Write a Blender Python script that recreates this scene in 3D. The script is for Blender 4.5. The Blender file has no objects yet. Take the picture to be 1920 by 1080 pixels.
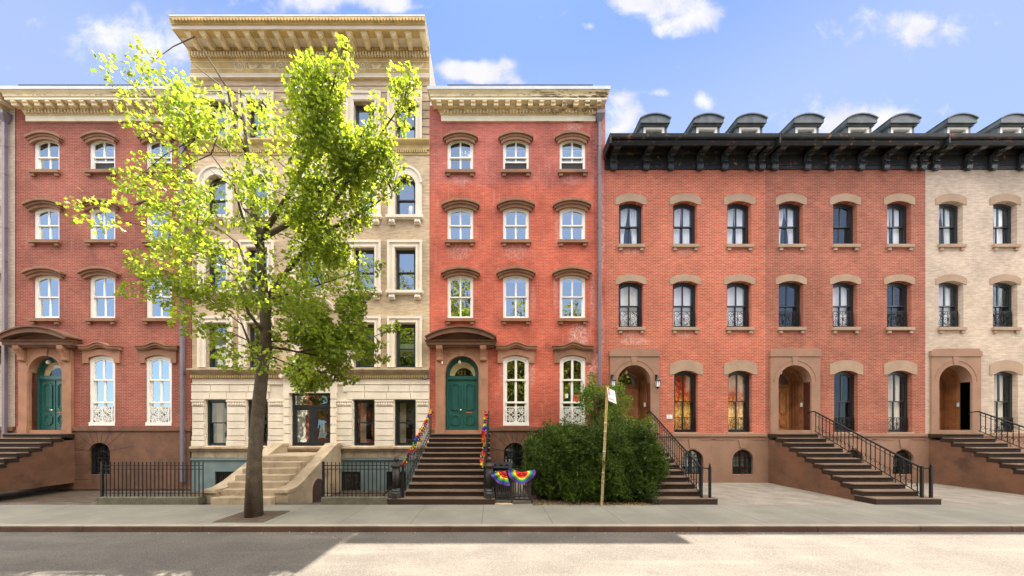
import bpy, math, random
import numpy as np
from mathutils import Vector
R = math.radians
rnd = random.Random(7)
C = bpy.context.scene.collection
sc = bpy.context.scene

# ------------------------------------------------------------------ camera
H, F, VX, HY, DF = 2.44, 600.0, 924.0, 800.0, 14.0     # eye height, focal length in photo px, vanishing point, facade distance
cam = bpy.data.cameras.new('camera')
cam.sensor_width = 36.0
cam.lens = 36.0 * F / 1920.0
cam.shift_x = (960 - VX) / 1920.0
cam.shift_y = (HY - 540) / 1920.0
cam.clip_start = 0.1
cam.clip_end = 3000
co = bpy.data.objects.new('camera', cam)
C.objects.link(co)
co.location = (0, -DF, H)
co.rotation_euler = (R(90), 0, 0)
sc.camera = co

# ------------------------------------------------------------------ light, sky, exposure
SUN_EL, SUN_AZ = 69.1, 5.0        # behind the houses, a little to the right
EXPO = 2.36
SKY = 0.05
sc.view_settings.view_transform = 'Standard'
sc.view_settings.look = 'None'
sc.view_settings.exposure = EXPO
sc.view_settings.gamma = 1.0
sc.view_settings.use_curve_mapping = False
sd = Vector((math.sin(R(SUN_AZ)) * math.cos(R(SUN_EL)), math.cos(R(SUN_AZ)) * math.cos(R(SUN_EL)), math.sin(R(SUN_EL))))
sl = bpy.data.lights.new('sun', 'SUN')
sl.energy = 4.3
sl.angle = R(0.53)
sl.color = (1.0, 0.91, 0.78)
so = bpy.data.objects.new('sun', sl)
C.objects.link(so)
so.rotation_euler = sd.to_track_quat('Z', 'Y').to_euler()

class N:
    """short-hand for wiring shader nodes"""
    def __init__(s, tree):
        s.t = tree
    def new(s, typ, **kw):
        n = s.t.nodes.new(typ)
        for k, v in kw.items():
            setattr(n, k, v)
        return n
    def put(s, sock, v):
        if hasattr(v, 'is_output'):
            s.t.links.new(v, sock)
        elif v is not None:
            if isinstance(v, tuple) and len(v) == 3 and len(getattr(sock, 'default_value', ())) == 4:
                v = v + (1,)
            sock.default_value = v
    def math(s, op, a, b=None, c=None, clamp=False):
        n = s.new('ShaderNodeMath', operation=op, use_clamp=clamp)
        s.put(n.inputs[0], a)
        if b is not None: s.put(n.inputs[1], b)
        if c is not None: s.put(n.inputs[2], c)
        return n.outputs[0]
    def mix(s, f, a, b, typ='MIX'):
        n = s.new('ShaderNodeMix', data_type='RGBA', blend_type=typ)
        s.put(n.inputs[0], f); s.put(n.inputs[6], a); s.put(n.inputs[7], b)
        return n.outputs[2]
    def noise(s, vec, scale, detail=3, rough=.55, dist=0.0):
        n = s.new('ShaderNodeTexNoise')
        s.put(n.inputs['Vector'], vec)
        n.inputs['Scale'].default_value = scale
        n.inputs['Detail'].default_value = detail
        n.inputs['Roughness'].default_value = rough
        n.inputs['Distortion'].default_value = dist
        return n.outputs['Fac']
    def smooth(s, v, a, b, lo=0.0, hi=1.0):
        n = s.new('ShaderNodeMapRange', interpolation_type='SMOOTHSTEP')
        s.put(n.inputs[0], v)
        n.inputs[1].default_value = a; n.inputs[2].default_value = b
        n.inputs[3].default_value = lo; n.inputs[4].default_value = hi
        return n.outputs[0]
    def sep(s, v):
        n = s.new('ShaderNodeSeparateXYZ'); s.put(n.inputs[0], v)
        return n.outputs
    def comb(s, x, y, z):
        n = s.new('ShaderNodeCombineXYZ')
        for i, v in enumerate((x, y, z)): s.put(n.inputs[i], v)
        return n.outputs[0]

def make_world():
    w = bpy.data.worlds.new('World'); sc.world = w
    w.use_nodes = True
    t = w.node_tree; t.nodes.clear(); n = N(t)
    sky = n.new('ShaderNodeTexSky', sky_type='NISHITA')
    sky.sun_disc = False
    sky.sun_elevation = R(SUN_EL)
    sky.sun_rotation = R(SUN_AZ)
    sky.altitude = 0; sky.air_density = 1.0; sky.dust_density = 0.3; sky.ozone_density = 2.0
    tc = n.new('ShaderNodeTexCoord')
    d = tc.outputs['Generated']
    x, y, z = n.sep(d)
    # --- small fair-weather clouds over the roofs: ellipses on the sky, edges broken up by noise
    ya = n.math('MAXIMUM', y, 0.02)
    u = n.math('DIVIDE', x, ya); v = n.math('DIVIDE', z, ya)
    uv = n.comb(u, v, 0)
    det = n.noise(uv, 11.0, 9, .62, .3)
    blobs = [(-.47, 1.345, .23, .05, 1.0), (-.30, 1.31, .07, .03, .8), (.56, 1.345, .16, .06, .95), (.63, 1.275, .09, .04, .8), (.43, 1.335, .06, .04, .8), (.55, 1.235, .06, .025, .62), (.305, 1.252, .022, .017, .85),
             (-.135, 1.12, .045, .03, .8), (-.06, 1.11, .05, .035, .85), (.01, 1.095, .10, .04, .9), (.05, 1.13, .03, .02, .7),
             (.40, 1.035, .055, .03, .9), (.425, .975, .05, .04, .9), (.385, .92, .06, .03, .8), (.52, 1.045, .055, .014, .75), (.66, 1.02, .035, .04, .9),
             (.15, 1.28, .02, .014, .45), (-1.1, 1.2, .25, .09, .95), (1.15, .95, .22, .07, .9), (1.3, 1.25, .2, .06, .9)]
    tot = None
    for bx, by, rx, ry, s in blobs:
        a = n.math('DIVIDE', n.math('SUBTRACT', u, bx), rx)
        b = n.math('DIVIDE', n.math('SUBTRACT', v, by), ry)
        q = n.math('ADD', n.math('MULTIPLY', a, a), n.math('MULTIPLY', b, b))
        e = n.math('MULTIPLY', n.math('POWER', 2.718, n.math('MULTIPLY', q, -.8)), s)
        tot = e if tot is None else n.math('ADD', tot, e)
    val = n.math('ADD', tot, n.math('MULTIPLY', n.math('SUBTRACT', det, .5), 2.2))
    front = n.math('MULTIPLY', n.math('MULTIPLY', n.smooth(val, .28, 1.15), .95), n.smooth(y, .02, .1))
    # --- added fill light: unseen bright clouds, high behind the camera and low beside it
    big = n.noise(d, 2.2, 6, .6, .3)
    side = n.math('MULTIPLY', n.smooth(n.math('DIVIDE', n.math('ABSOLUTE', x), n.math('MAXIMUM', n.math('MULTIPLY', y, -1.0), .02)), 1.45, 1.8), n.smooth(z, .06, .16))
    up = n.smooth(z, FILL_CLOUD_LO, FILL_CLOUD_LO + .10)
    back = n.smooth(y, FILL_CLOUD_Y, FILL_CLOUD_Y - .15)
    rear = n.math('MULTIPLY', n.math('MAXIMUM', n.math('MULTIPLY', n.smooth(big, .30, .46), n.math('MAXIMUM', up, side)), .06), back)  # includes a thin veil added so the panes mirror a paler sky
    skycol = n.mix(1.0, sky.outputs[0], SKY_TINT, 'MULTIPLY')
    skycol = n.mix(n.math('MULTIPLY', n.smooth(z, .84, .58), n.smooth(y, .0, .1, 0, .40)), skycol, (3.4, 3.75, 4.2))      # paler towards the roofs
    shade = n.smooth(n.noise(n.comb(u, n.math('ADD', v, .03), 3.0), 6.0, 5), .35, .65, .86, 1.0)
    col_front = n.mix(1.0, (CLOUD_F * .98, CLOUD_F * .97, CLOUD_F * 1.02), n.comb(shade, shade, shade), 'MULTIPLY')
    c1 = n.mix(front, skycol, col_front)
    c2 = n.mix(rear, c1, FILL_CLOUD_R)
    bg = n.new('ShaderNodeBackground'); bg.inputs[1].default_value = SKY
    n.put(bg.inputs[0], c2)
    out = n.new('ShaderNodeOutputWorld')
    t.links.new(bg.outputs[0], out.inputs[0])
FILL_CLOUD_LO = .70
FILL_CLOUD_Y = .0
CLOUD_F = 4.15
FILL_CLOUD_R = (34.0, 32.3, 30.0)
SKY_TINT = (.50, .63, .86)
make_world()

# ------------------------------------------------------------------ helpers
def fx(px, y=0.0): return (px - VX) * (DF + y) / F          # photo column -> X on the plane at depth y
def fz(py, y=0.0): return H + (HY - py) * (DF + y) / F      # photo row -> Z on the plane at depth y

MATS = {}
def mat(name, col, rough=.75, var=.18, scale=2.5, fine=0.0, bump=.0, bscale=60., spec=.3, metal=0.0, dirt=0.0, dirtcol=None, ds=1.3, dlo=.52, dhi=.72, zone=None):
    """plain surface with soft colour variation, optional grime patches and grain"""
    m = bpy.data.materials.new(name); m.use_nodes = True
    t = m.node_tree; n = N(t); p = t.nodes['Principled BSDF']
    g = n.new('ShaderNodeNewGeometry').outputs['Position']
    f = n.noise(g, scale, 4)
    lo = tuple(c * (1 - var) for c in col); hi = tuple(min(1, c * (1 + var)) for c in col)
    c = n.mix(n.smooth(f, .3, .7), lo, hi)
    if fine:
        c = n.mix(n.smooth(n.noise(g, bscale, 2), .35, .65, 0, fine), c, tuple(v * .45 for v in col))
    if dirt:
        x_, y_, z_ = n.sep(g)
        dv = g if not zone else n.comb(n.math('MULTIPLY', x_, .35), n.math('MULTIPLY', y_, 1.5), n.math('MULTIPLY', z_, 1.6))
        k = n.math('MULTIPLY', n.smooth(n.noise(dv, ds, 7, .7), dlo, dhi), dirt)
        if zone: k = n.math('MULTIPLY', k, n.smooth(x_, zone[0], zone[1], zone[2], 1.0))
        c = n.mix(k, c, dirtcol or tuple(v * .35 for v in col))
    n.put(p.inputs['Base Color'], c)
    p.inputs['Roughness'].default_value = rough
    p.inputs['Metallic'].default_value = metal
    p.inputs['Specular IOR Level'].default_value = spec
    if bump:
        b = n.new('ShaderNodeBump'); b.inputs['Strength'].default_value = bump; b.inputs['Distance'].default_value = .02
        n.put(b.inputs['Height'], n.noise(g, bscale, 3)); n.put(p.inputs['Normal'], b.outputs[0])
    MATS[name] = m
    return m

def brickmat(name, c1, c2, mortar, stains=(), soot=(), fade=None, bw=.205, rh=.0677, ms=.0065, var=.22, streak=0.0):
    m = bpy.data.materials.new(name); m.use_nodes = True
    t = m.node_tree; n = N(t); p = t.nodes['Principled BSDF']
    g = n.new('ShaderNodeNewGeometry').outputs['Position']
    x, y, z = n.sep(g)
    b = n.new('ShaderNodeTexBrick')
    n.put(b.inputs['Vector'], n.comb(n.math('ADD', x, y), z, 0))
    b.inputs['Scale'].default_value = 1.0
    b.inputs['Brick Width'].default_value = bw; b.inputs['Row Height'].default_value = rh
    b.inputs['Mortar Size'].default_value = ms; b.inputs['Mortar Smooth'].default_value = .15
    n.put(b.inputs['Color1'], c1); n.put(b.inputs['Color2'], c2); n.put(b.inputs['Mortar'], mortar)
    c = b.outputs['Color']
    big = n.noise(g, .55, 5, .6)
    k = n.smooth(big, .3, .7, 1 - var, 1 + var)
    c = n.mix(1.0, c, n.comb(k, k, k), 'MULTIPLY')
    xs = n.comb(n.math('MULTIPLY', x, 3.0), n.math('MULTIPLY', y, 3.0), n.math('MULTIPLY', z, 14.0))
    k2 = n.smooth(n.noise(xs, 1.0, 3), .3, .7, .85, 1.14)      # courses differ a little
    c = n.mix(1.0, c, n.comb(k2, k2, k2), 'MULTIPLY')
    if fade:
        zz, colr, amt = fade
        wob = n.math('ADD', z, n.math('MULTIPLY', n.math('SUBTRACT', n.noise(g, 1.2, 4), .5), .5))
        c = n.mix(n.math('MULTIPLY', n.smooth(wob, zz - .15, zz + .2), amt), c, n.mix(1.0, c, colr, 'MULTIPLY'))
    if streak:
        sv = n.noise(n.comb(n.math('MULTIPLY', x, 9.0), 0, n.math('MULTIPLY', z, .7)), 1.0, 4)
        c = n.mix(n.math('MULTIPLY', n.smooth(sv, .56, .75), streak), c, (.55, .40, .33))
    fine = n.noise(n.comb(n.math('MULTIPLY', x, 11.0), n.math('MULTIPLY', y, 9.0), n.math('MULTIPLY', z, 8.0)), 1.0, 8, .75)
    for (sx, sz, rx, rz, s) in stains:
        a = n.math('DIVIDE', n.math('SUBTRACT', x, sx), rx); d = n.math('DIVIDE', n.math('SUBTRACT', z, sz), rz)
        q = n.math('ADD', n.math('MULTIPLY', a, a), n.math('MULTIPLY', d, d))
        e = n.math('MULTIPLY', n.smooth(q, 1.0, .1), n.smooth(fine, .40, .66, 0, s * .8))
        c = n.mix(e, c, (.70, .54, .47))
    for (sx, sz, rx, rz, s) in soot:
        a = n.math('DIVIDE', n.math('SUBTRACT', x, sx), rx); d = n.math('DIVIDE', n.math('SUBTRACT', z, sz), rz)
        q = n.math('ADD', n.math('MULTIPLY', a, a), n.math('MULTIPLY', d, d))
        e = n.math('MULTIPLY', n.smooth(q, 1.0, .1), n.smooth(fine, .40, .62, .15 * s, s))
        c = n.mix(e, c, (.07, .045, .04))
    n.put(p.inputs['Base Color'], c)
    p.inputs['Roughness'].default_value = .85
    p.inputs['Specular IOR Level'].default_value = .2
    bp = n.new('ShaderNodeBump'); bp.inputs['Strength'].default_value = .5; bp.inputs['Distance'].default_value = .006
    n.put(bp.inputs['Height'], n.math('SUBTRACT', n.noise(g, 40, 3), n.math('MULTIPLY', b.outputs['Fac'], 1.2)))
    n.put(p.inputs['Normal'], bp.outputs[0])
    return m

def glassmat(name, refl, tint=(.8, .85, .85), wav=.25):
    m = bpy.data.materials.new(name); m.use_nodes = True
    t = m.node_tree; t.nodes.clear(); n = N(t)
    out = n.new('ShaderNodeOutputMaterial'); mx = n.new('ShaderNodeMixShader')
    tr = n.new('ShaderNodeBsdfTransparent'); gl = n.new('ShaderNodeBsdfGlossy')
    tr.inputs[0].default_value = tint + (1,)
    gl.inputs['Color'].default_value = (.80, .95, 1, 1); gl.inputs['Roughness'].default_value = .01
    g = n.new('ShaderNodeNewGeometry').outputs['Position']
    b = n.new('ShaderNodeBump'); b.inputs['Strength'].default_value = wav; b.inputs['Distance'].default_value = .012
    n.put(b.inputs['Height'], n.noise(g, 2.2, 2, .4)); n.put(gl.inputs['Normal'], b.outputs[0])
    mx.inputs[0].default_value = refl
    t.links.new(tr.outputs[0], mx.inputs[1]); t.links.new(gl.outputs[0], mx.inputs[2]); t.links.new(mx.outputs[0], out.inputs[0])
    return m

def leafmat(name, a, b, trans=.35, rough=.5):
    m = bpy.data.materials.new(name); m.use_nodes = True
    t = m.node_tree; n = N(t); p = t.nodes['Principled BSDF']
    geo = n.new('ShaderNodeNewGeometry')
    r = geo.outputs['Random Per Island']
    cl = n.noise(geo.outputs['Position'], 1.6, 3)
    c = n.mix(n.math('ADD', n.math('MULTIPLY', r, .6), n.math('MULTIPLY', n.smooth(cl, .3, .7), .4)), a, b)
    n.put(p.inputs['Base Color'], c)
    p.inputs['Roughness'].default_value = rough; p.inputs['Specular IOR Level'].default_value = .3
    tl = n.new('ShaderNodeBsdfTranslucent')
    n.put(tl.inputs[0], n.mix(1.0, c, (1.5, 1.38, .6), 'MULTIPLY'))
    mx = n.new('ShaderNodeMixShader'); mx.inputs[0].default_value = trans
    out = [q for q in t.nodes if q.type == 'OUTPUT_MATERIAL'][0]
    t.links.new(p.outputs[0], mx.inputs[1]); t.links.new(tl.outputs[0], mx.inputs[2]); t.links.new(mx.outputs[0], out.inputs[0])
    return m

BASE = {}
def tag(o, label=None, cat=None, group=None, kind=None):
    if label: o['label'] = label
    if cat: o['category'] = cat
    if group: o['group'] = group
    if kind: o['kind'] = kind
    return o
def thing(name, loc, label, cat, group=None):
    o = bpy.data.objects.new(name, None); C.objects.link(o)
    o.location = loc; o.empty_display_size = .3
    BASE[o.name] = Vector(loc)
    return tag(o, label, cat, group)
def copy_tree(o, parent=None):
    c = o.copy(); C.objects.link(c); c.parent = parent
    for ch in list(o.children): copy_tree(ch, c)
    return c

def arc(x0, x1, zs, rise, n=12):
    """points of a segmental arch from (x0,zs) over the crown to (x1,zs)"""
    if rise < 1e-5:
        return [(x0 + (x1 - x0) * i / n, zs) for i in range(n + 1)]
    w = (x1 - x0) / 2; r = (w * w + rise * rise) / (2 * rise); cx = (x0 + x1) / 2; cz = zs + rise - r
    a = math.atan2(w, zs - cz)
    return [(cx + r * math.sin(-a + 2 * a * i / n), cz + r * math.cos(-a + 2 * a * i / n)) for i in range(n + 1)]
def outline(x0, x1, z0, z1, rise, n=12):
    return [(x0, z0)] + arc(x0, x1, z1 - rise, rise, n) + [(x1, z0)]

class MB:
    def __init__(s): s.v = []; s.f = []; s.m = []
    def add(s, vs, fs, mi=0):
        o = len(s.v); s.v += [tuple(p) for p in vs]
        s.f += [tuple(i + o for i in f) for f in fs]; s.m += [mi] * len(fs); return s
    def box(s, x0, x1, y0, y1, z0, z1, mi=0):
        vs = [(x, y, z) for x in (x0, x1) for y in (y0, y1) for z in (z0, z1)]
        return s.add(vs, [(0, 1, 3, 2), (4, 6, 7, 5), (0, 4, 5, 1), (2, 3, 7, 6), (0, 2, 6, 4), (1, 5, 7, 3)], mi)
    def prism(s, poly, y0, y1, mi=0):
        """polygon in xz, extruded from y0 (front) to y1"""
        n = len(poly)
        vs = [(x, y0, z) for x, z in poly] + [(x, y1, z) for x, z in poly]
        return s.add(vs, [tuple(range(n)), tuple(range(2 * n - 1, n - 1, -1))] + [(i, i + n, (i + 1) % n + n, (i + 1) % n) for i in range(n)], mi)
    def prismx(s, poly, x0, x1, mi=0):
        """polygon in yz, extruded along x"""
        n = len(poly)
        vs = [(x0, y, z) for y, z in poly] + [(x1, y, z) for y, z in poly]
        return s.add(vs, [tuple(range(n)), tuple(range(2 * n - 1, n - 1, -1))] + [(i, i + n, (i + 1) % n + n, (i + 1) % n) for i in range(n)], mi)
    def ring(s, a, b, y0, y1, mi=0, closed=True):
        """flat frame between two outlines with as many points, with its inner and outer edges"""
        n = len(a); m = n if closed else n - 1
        vs = [(x, y0, z) for x, z in a] + [(x, y0, z) for x, z in b] + [(x, y1, z) for x, z in a] + [(x, y1, z) for x, z in b]
        fs = []
        for i in range(m):
            j = (i + 1) % n
            fs += [(i, j, n + j, n + i), (2 * n + i, 3 * n + i, 3 * n + j, 2 * n + j), (n + i, n + j, 3 * n + j, 3 * n + i), (i, 2 * n + i, 2 * n + j, j)]
        if not closed:
            fs += [(0, n, 3 * n, 2 * n), (n - 1, 3 * n - 1, 4 * n - 1, 2 * n - 1)]
        return s.add(vs, fs, mi)
    def band(s, lo, hi, y0, y1, mi=0):
        return s.ring(hi, lo, y0, y1, mi, closed=False)
    def face(s, poly, y, mi=0):
        return s.add([(x, y, z) for x, z in poly], [tuple(range(len(poly)))], mi)
    def cornice(s, prof, xl, xr, ml=True, mr=True, mi=0):
        """profile of (projection, z) swept along the front, mitred back to the wall at its ends"""
        vs = []; fs = []
        for p, z in prof:
            a = xl - (p if ml else 0); b = xr + (p if mr else 0)
            vs += [(a, 0, z), (a, -p, z), (b, -p, z), (b, 0, z)]
        k = len(prof)
        for i in range(k - 1):
            for j in range(3): fs.append((4 * i + j, 4 * i + j + 1, 4 * i + 5 + j, 4 * i + 4 + j))
        fs.append((0, 3, 2, 1)); fs.append((4 * k - 4, 4 * k - 3, 4 * k - 2, 4 * k - 1))
        return s.add(vs, fs, mi)
    def tube(s, pts, r, n=6, mi=0, cap=True):
        pts = [Vector(p) for p in pts]; k = len(pts)
        rs = r if isinstance(r, (list, tuple)) else [r] * k
        vs = []; fs = []
        up = Vector((0, 0, 1)); prev = None
        for i, p in enumerate(pts):
            d = (pts[min(i + 1, k - 1)] - pts[max(i - 1, 0)])
            d = d.normalized() if d.length > 1e-9 else Vector((0, 0, 1))
            if prev is None:
                a = d.cross(up if abs(d.z) < .95 else Vector((1, 0, 0))).normalized()
            else:
                a = prev - d * prev.dot(d)
                a = a.normalized() if a.length > 1e-6 else d.orthogonal().normalized()
            prev = a; b = d.cross(a)
            for j in range(n):
                t = 2 * math.pi * (j + .5) / n
                q = p + (a * math.cos(t) + b * math.sin(t)) * rs[i]
                vs.append((q.x, q.y, q.z))
        for i in range(k - 1):
            for j in range(n):
                fs.append((i * n + j, i * n + (j + 1) % n, (i + 1) * n + (j + 1) % n, (i + 1) * n + j))
        if cap:
            fs.append(tuple(range(n - 1, -1, -1))); fs.append(tuple(range((k - 1) * n, k * n)))
        return s.add(vs, fs, mi)
    def lathe(s, prof, cx, cy, n=12, mi=0):
        vs = []; fs = []
        for r, z in prof:
            for j in range(n):
                t = 2 * math.pi * (j + .5) / n
                vs.append((cx + r * math.cos(t), cy + r * math.sin(t), z))
        for i in range(len(prof) - 1):
            for j in range(n):
                fs.append((i * n + j, i * n + (j + 1) % n, (i + 1) * n + (j + 1) % n, (i + 1) * n + j))
        fs.append(tuple(range(n - 1, -1, -1))); fs.append(tuple(range((len(prof) - 1) * n, len(prof) * n)))
        return s.add(vs, fs, mi)
    def wall(s, x0, x1, z0, z1, holes, y=0.0, depth=.22, mi=0):
        """a facade sheet with openings (x0,x1,z0,z1,rise) and their reveals"""
        xs = sorted({x0, x1} | {h[0] for h in holes} | {h[1] for h in holes})
        zs = sorted({z0, z1} | {h[2] for h in holes} | {h[3] for h in holes})
        for i in range(len(xs) - 1):
            for j in range(len(zs) - 1):
                cx = (xs[i] + xs[i + 1]) / 2; cz = (zs[j] + zs[j + 1]) / 2
                if any(h[0] < cx < h[1] and h[2] < cz < h[3] for h in holes): continue
                s.add([(xs[i], y, zs[j]), (xs[i + 1], y, zs[j]), (xs[i + 1], y, zs[j + 1]), (xs[i], y, zs[j + 1])], [(0, 1, 2, 3)], mi)
        for h in holes:
            a, b, c, d, r = h[:5]
            o = outline(a, b, c, d, r, 20)
            n = len(o)
            s.add([(x, y, z) for x, z in o] + [(x, y + depth, z) for x, z in o], [(i, (i + 1) % n, n + (i + 1) % n, n + i) for i in range(n)], mi)
            if r > 1e-5:
                ar = arc(a, b, d - r, r, 20)
                for (p, q), (p2, q2) in zip(ar[:-1], ar[1:]):
                    if abs(q - d) < 1e-6 and abs(q2 - d) < 1e-6: continue
                    s.add([(p, y, q), (p2, y, q2), (p2, y, d), (p, y, d)], [(0, 1, 2, 3)], mi)
        return s
    def build(s, name, mats, parent=None, smooth=False, bevel=0.0):
        me = bpy.data.meshes.new(name)
        root = parent
        while root is not None and root.parent is not None: root = root.parent
        off = BASE.get(root.name, Vector((0, 0, 0))) if root is not None else Vector((0, 0, 0))
        me.from_pydata([(a - off.x, b - off.y, c - off.z) for a, b, c in s.v], [], s.f)
        ms = mats if isinstance(mats, (list, tuple)) else [mats]
        for m in ms: me.materials.append(m)
        if len(ms) > 1: me.polygons.foreach_set('material_index', s.m)
        if smooth: me.polygons.foreach_set('use_smooth', [True] * len(me.polygons))
        me.update()
        o = bpy.data.objects.new(name, me); C.objects.link(o); o.parent = parent
        if bevel:
            b = o.modifiers.new('edge', 'BEVEL'); b.width = bevel; b.segments = 2; b.limit_method = 'ANGLE'; b.angle_limit = R(40)
        return o

def text(name, body, size, loc, m, parent, rotz=0, ext=.002, align='CENTER', spacing=0, bold=0):
    cu = bpy.data.curves.new(name, 'FONT'); cu.body = body; cu.size = size; cu.extrude = ext
    cu.align_x = align; cu.align_y = 'CENTER'; cu.materials.append(m)
    o = bpy.data.objects.new(name, cu); C.objects.link(o)
    root = parent
    while root is not None and root.parent is not None: root = root.parent
    off = BASE.get(root.name, Vector((0, 0, 0)))
    if spacing: cu.space_character = spacing
    cu.offset = bold
    bpy.context.view_layer.update()
    me = bpy.data.meshes.new_from_object(o.evaluated_get(bpy.context.evaluated_depsgraph_get()))
    bpy.data.objects.remove(o)
    o = bpy.data.objects.new(name, me); C.objects.link(o)
    o.parent = parent; o.location = Vector(loc) - off; o.rotation_euler = (R(90), 0, rotz)
    return o

# ------------------------------------------------------------------ materials
STAINS = [(fx(1085), fz(632), .55, .75, 1.0), (fx(1072), fz(655), .35, .25, .9), (fx(1112), fz(680), .32, .8, .9), (fx(1106), fz(735), .35, 1.1, .8), (fx(1112), fz(560), .22, 1.5, .5),
          (fx(1128), fz(420), .18, 3.2, .75), (fx(1129), fz(240), .2, 1.0, .8), (fx(1128), fz(620), .16, 2.0, .6), (fx(967), fz(470), .7, .5, .5), (fx(862), fz(470), .7, .5, .45), (fx(863), fz(338), .6, .25, .5), (fx(1073), fz(338), .6, .25, .35),
          (fx(1075), fz(238), .5, .22, .7), (fx(1042), fz(545), .14, 1.2, .5), (fx(1045), fz(430), .14, 1.0, .4), (fx(940), fz(700), .16, .8, .4), (fx(997), fz(700), .2, .8, .5), (fx(1000), fz(560), .14, .8, .35)]
SOOT = [(fx(1115), fz(270), .26, 1.3, .8), (fx(1117), fz(380), .14, 2.6, .6), (fx(1118), fz(560), .1, 3.0, .5), (fx(830), fz(380), .25, .3, .35), (fx(1025), fz(650), .3, .22, .5), (fx(1112), fz(665), .2, .3, .5), (fx(808), fz(700), .14, 2.2, .3)]
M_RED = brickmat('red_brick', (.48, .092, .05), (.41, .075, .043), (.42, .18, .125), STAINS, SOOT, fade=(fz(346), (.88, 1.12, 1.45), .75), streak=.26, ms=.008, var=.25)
M_ORB = brickmat('orange_brick', (.46, .098, .052), (.36, .074, .042), (.46, .26, .18), [(fx(1188), fz(640), .85, .22, .75), (fx(1183), fz(468), .5, .3, .5), (fx(1284), fz(468), .5, .3, .5), (fx(1183), fz(624), .5, .3, .5), (fx(1284), fz(624), .5, .3, .5)], ms=.0095, var=.14)
M_TAN = brickmat('tan_brick', (.56, .42, .27), (.46, .335, .215), (.46, .37, .26), bw=.29, rh=.052, ms=.006, var=.16)
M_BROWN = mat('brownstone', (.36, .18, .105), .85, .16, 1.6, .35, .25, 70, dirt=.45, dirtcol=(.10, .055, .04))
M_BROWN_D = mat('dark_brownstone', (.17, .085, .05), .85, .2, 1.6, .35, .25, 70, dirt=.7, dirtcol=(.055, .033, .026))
M_HOOD = mat('brownstone_trim', (.27, .135, .075), .8, .14, 2.2, .3, .2, 60, dirt=.5, dirtcol=(.09, .05, .035))
M_BROWN_R = mat('pale_brownstone', (.30, .175, .115), .85, .1, 1.6, .3, .2, 80)
M_LINTEL_R = mat('tan_stone', (.36, .25, .17), .85, .1, 1.8, .3, .2, 80)
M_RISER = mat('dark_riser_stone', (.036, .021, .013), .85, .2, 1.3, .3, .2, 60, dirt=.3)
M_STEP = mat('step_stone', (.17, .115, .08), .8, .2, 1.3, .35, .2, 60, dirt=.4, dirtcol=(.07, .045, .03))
M_LIME = mat('limestone', (.74, .65, .52), .8, .1, 1.2, .25, .15, 70, dirt=.25, dirtcol=(.42, .33, .23))
M_LIME_D = mat('weathered_limestone', (.42, .33, .22), .85, .2, 2.0, .4, .2, 50, dirt=.75, dirtcol=(.15, .10, .065))
M_TRIM_L = mat('pale_trim', (.70, .61, .49), .75, .07, 1.5, .15, .1, 70)
M_YEL = mat('ochre_terracotta', (.58, .42, .18), .75, .16, 2.5, .3, .2, 50, dirt=.35, dirtcol=(.22, .15, .07))
M_YEL_L = mat('cream_terracotta', (.74, .62, .40), .75, .1, 2.5, .2, .15, 50, dirt=.2, dirtcol=(.35, .26, .14))
M_CREAM = mat('peeling_cream_paint', (.72, .585, .35), .7, .1, 2.0, .2, .2, 50, dirt=.95, dirtcol=(.17, .12, .06), ds=5.0, dlo=.50, dhi=.60, zone=(fx(930), fx(1060), .22))
M_CREAM_L = mat('cream_paint', (.82, .74, .56), .65, .06, 2.0, .1, .1, 50, dirt=.12, dirtcol=(.45, .35, .2))
M_PATCH = mat('bare_weathered_wood', (.16, .11, .065), .85, .3, 6.0)
M_WHITE = mat('white_paint', (.80, .76, .68), .5, .05, 2.0, .08, .0)
M_FLASH = mat('pale_metal_flashing', (.50, .52, .52), .45, .1, 1.0, spec=.5)
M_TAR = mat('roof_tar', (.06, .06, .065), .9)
M_BLACK = mat('black_paint', (.014, .018, .021), .35, .2, 4.0, spec=.5)
M_SLATE = mat('dark_bluegrey_paint', (.03, .04, .048), .4, .2, 4.0, spec=.5)
M_BCORN = mat('peeling_black_paint', (.0095, .011, .012), .6, .3, 3.0, .2, .3, 40, dirt=.95, dirtcol=(.22, .085, .04), ds=4.5, dlo=.585, dhi=.64, spec=.3)
M_BBRK = mat('lit_worn_bracket_paint', (.024, .028, .030), .42, .3, 9.0, .4, .5, 40, dirt=.6, dirtcol=(.10, .05, .03), ds=6.0, dlo=.62, dhi=.68, spec=.5)  # light on the brackets put in as paler black, with brown wear patches
M_IRON = mat('black_iron', (.010, .0095, .0095), .55, .3, 5.0, bump=.15, bscale=90, spec=.3)
M_IRON_B = mat('brown_black_iron', (.018, .015, .012), .5, .3, 5.0, bump=.2, bscale=60, spec=.5)
M_GREEN = mat('green_door_paint', (.012, .096, .078), .4, .12, 1.5, spec=.5)
M_WOOD = mat('varnished_oak', (.42, .19, .07), .4, .25, 3.0, .3, .1, 30, spec=.5)
M_WOOD_D = mat('dark_varnished_oak', (.24, .10, .04), .45, .25, 3.0, spec=.4)
M_GREY = mat('slate_green_paint', (.15, .20, .20), .6, .12, 1.5, dirt=.2)
M_PIPE = mat('mauve_grey_downspout', (.15, .125, .15), .5, .12, 1.5, spec=.5)
M_DARK = mat('dark_interior', (.05, .042, .035), .9)
M_BRASS = mat('brass', (.55, .48, .36), .3, .1, metal=.8)
M_GOLD = mat('gold_leaf', (.70, .50, .10), .35, .1, metal=.3)
M_LEAD = mat('weathered_zinc', (.075, .09, .095), .55, .35, 3.0, .3, .2, 30, spec=.5, dirt=.5, dirtcol=(.05, .06, .065))
M_CURT = mat('white_curtain', (.90, .90, .88), .9, .05)
M_SHADE = mat('pale_shade', (.75, .72, .62), .9, .05)
M_JOINT = mat('dark_joint_and_arch', (.06, .035, .027), .95)
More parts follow.
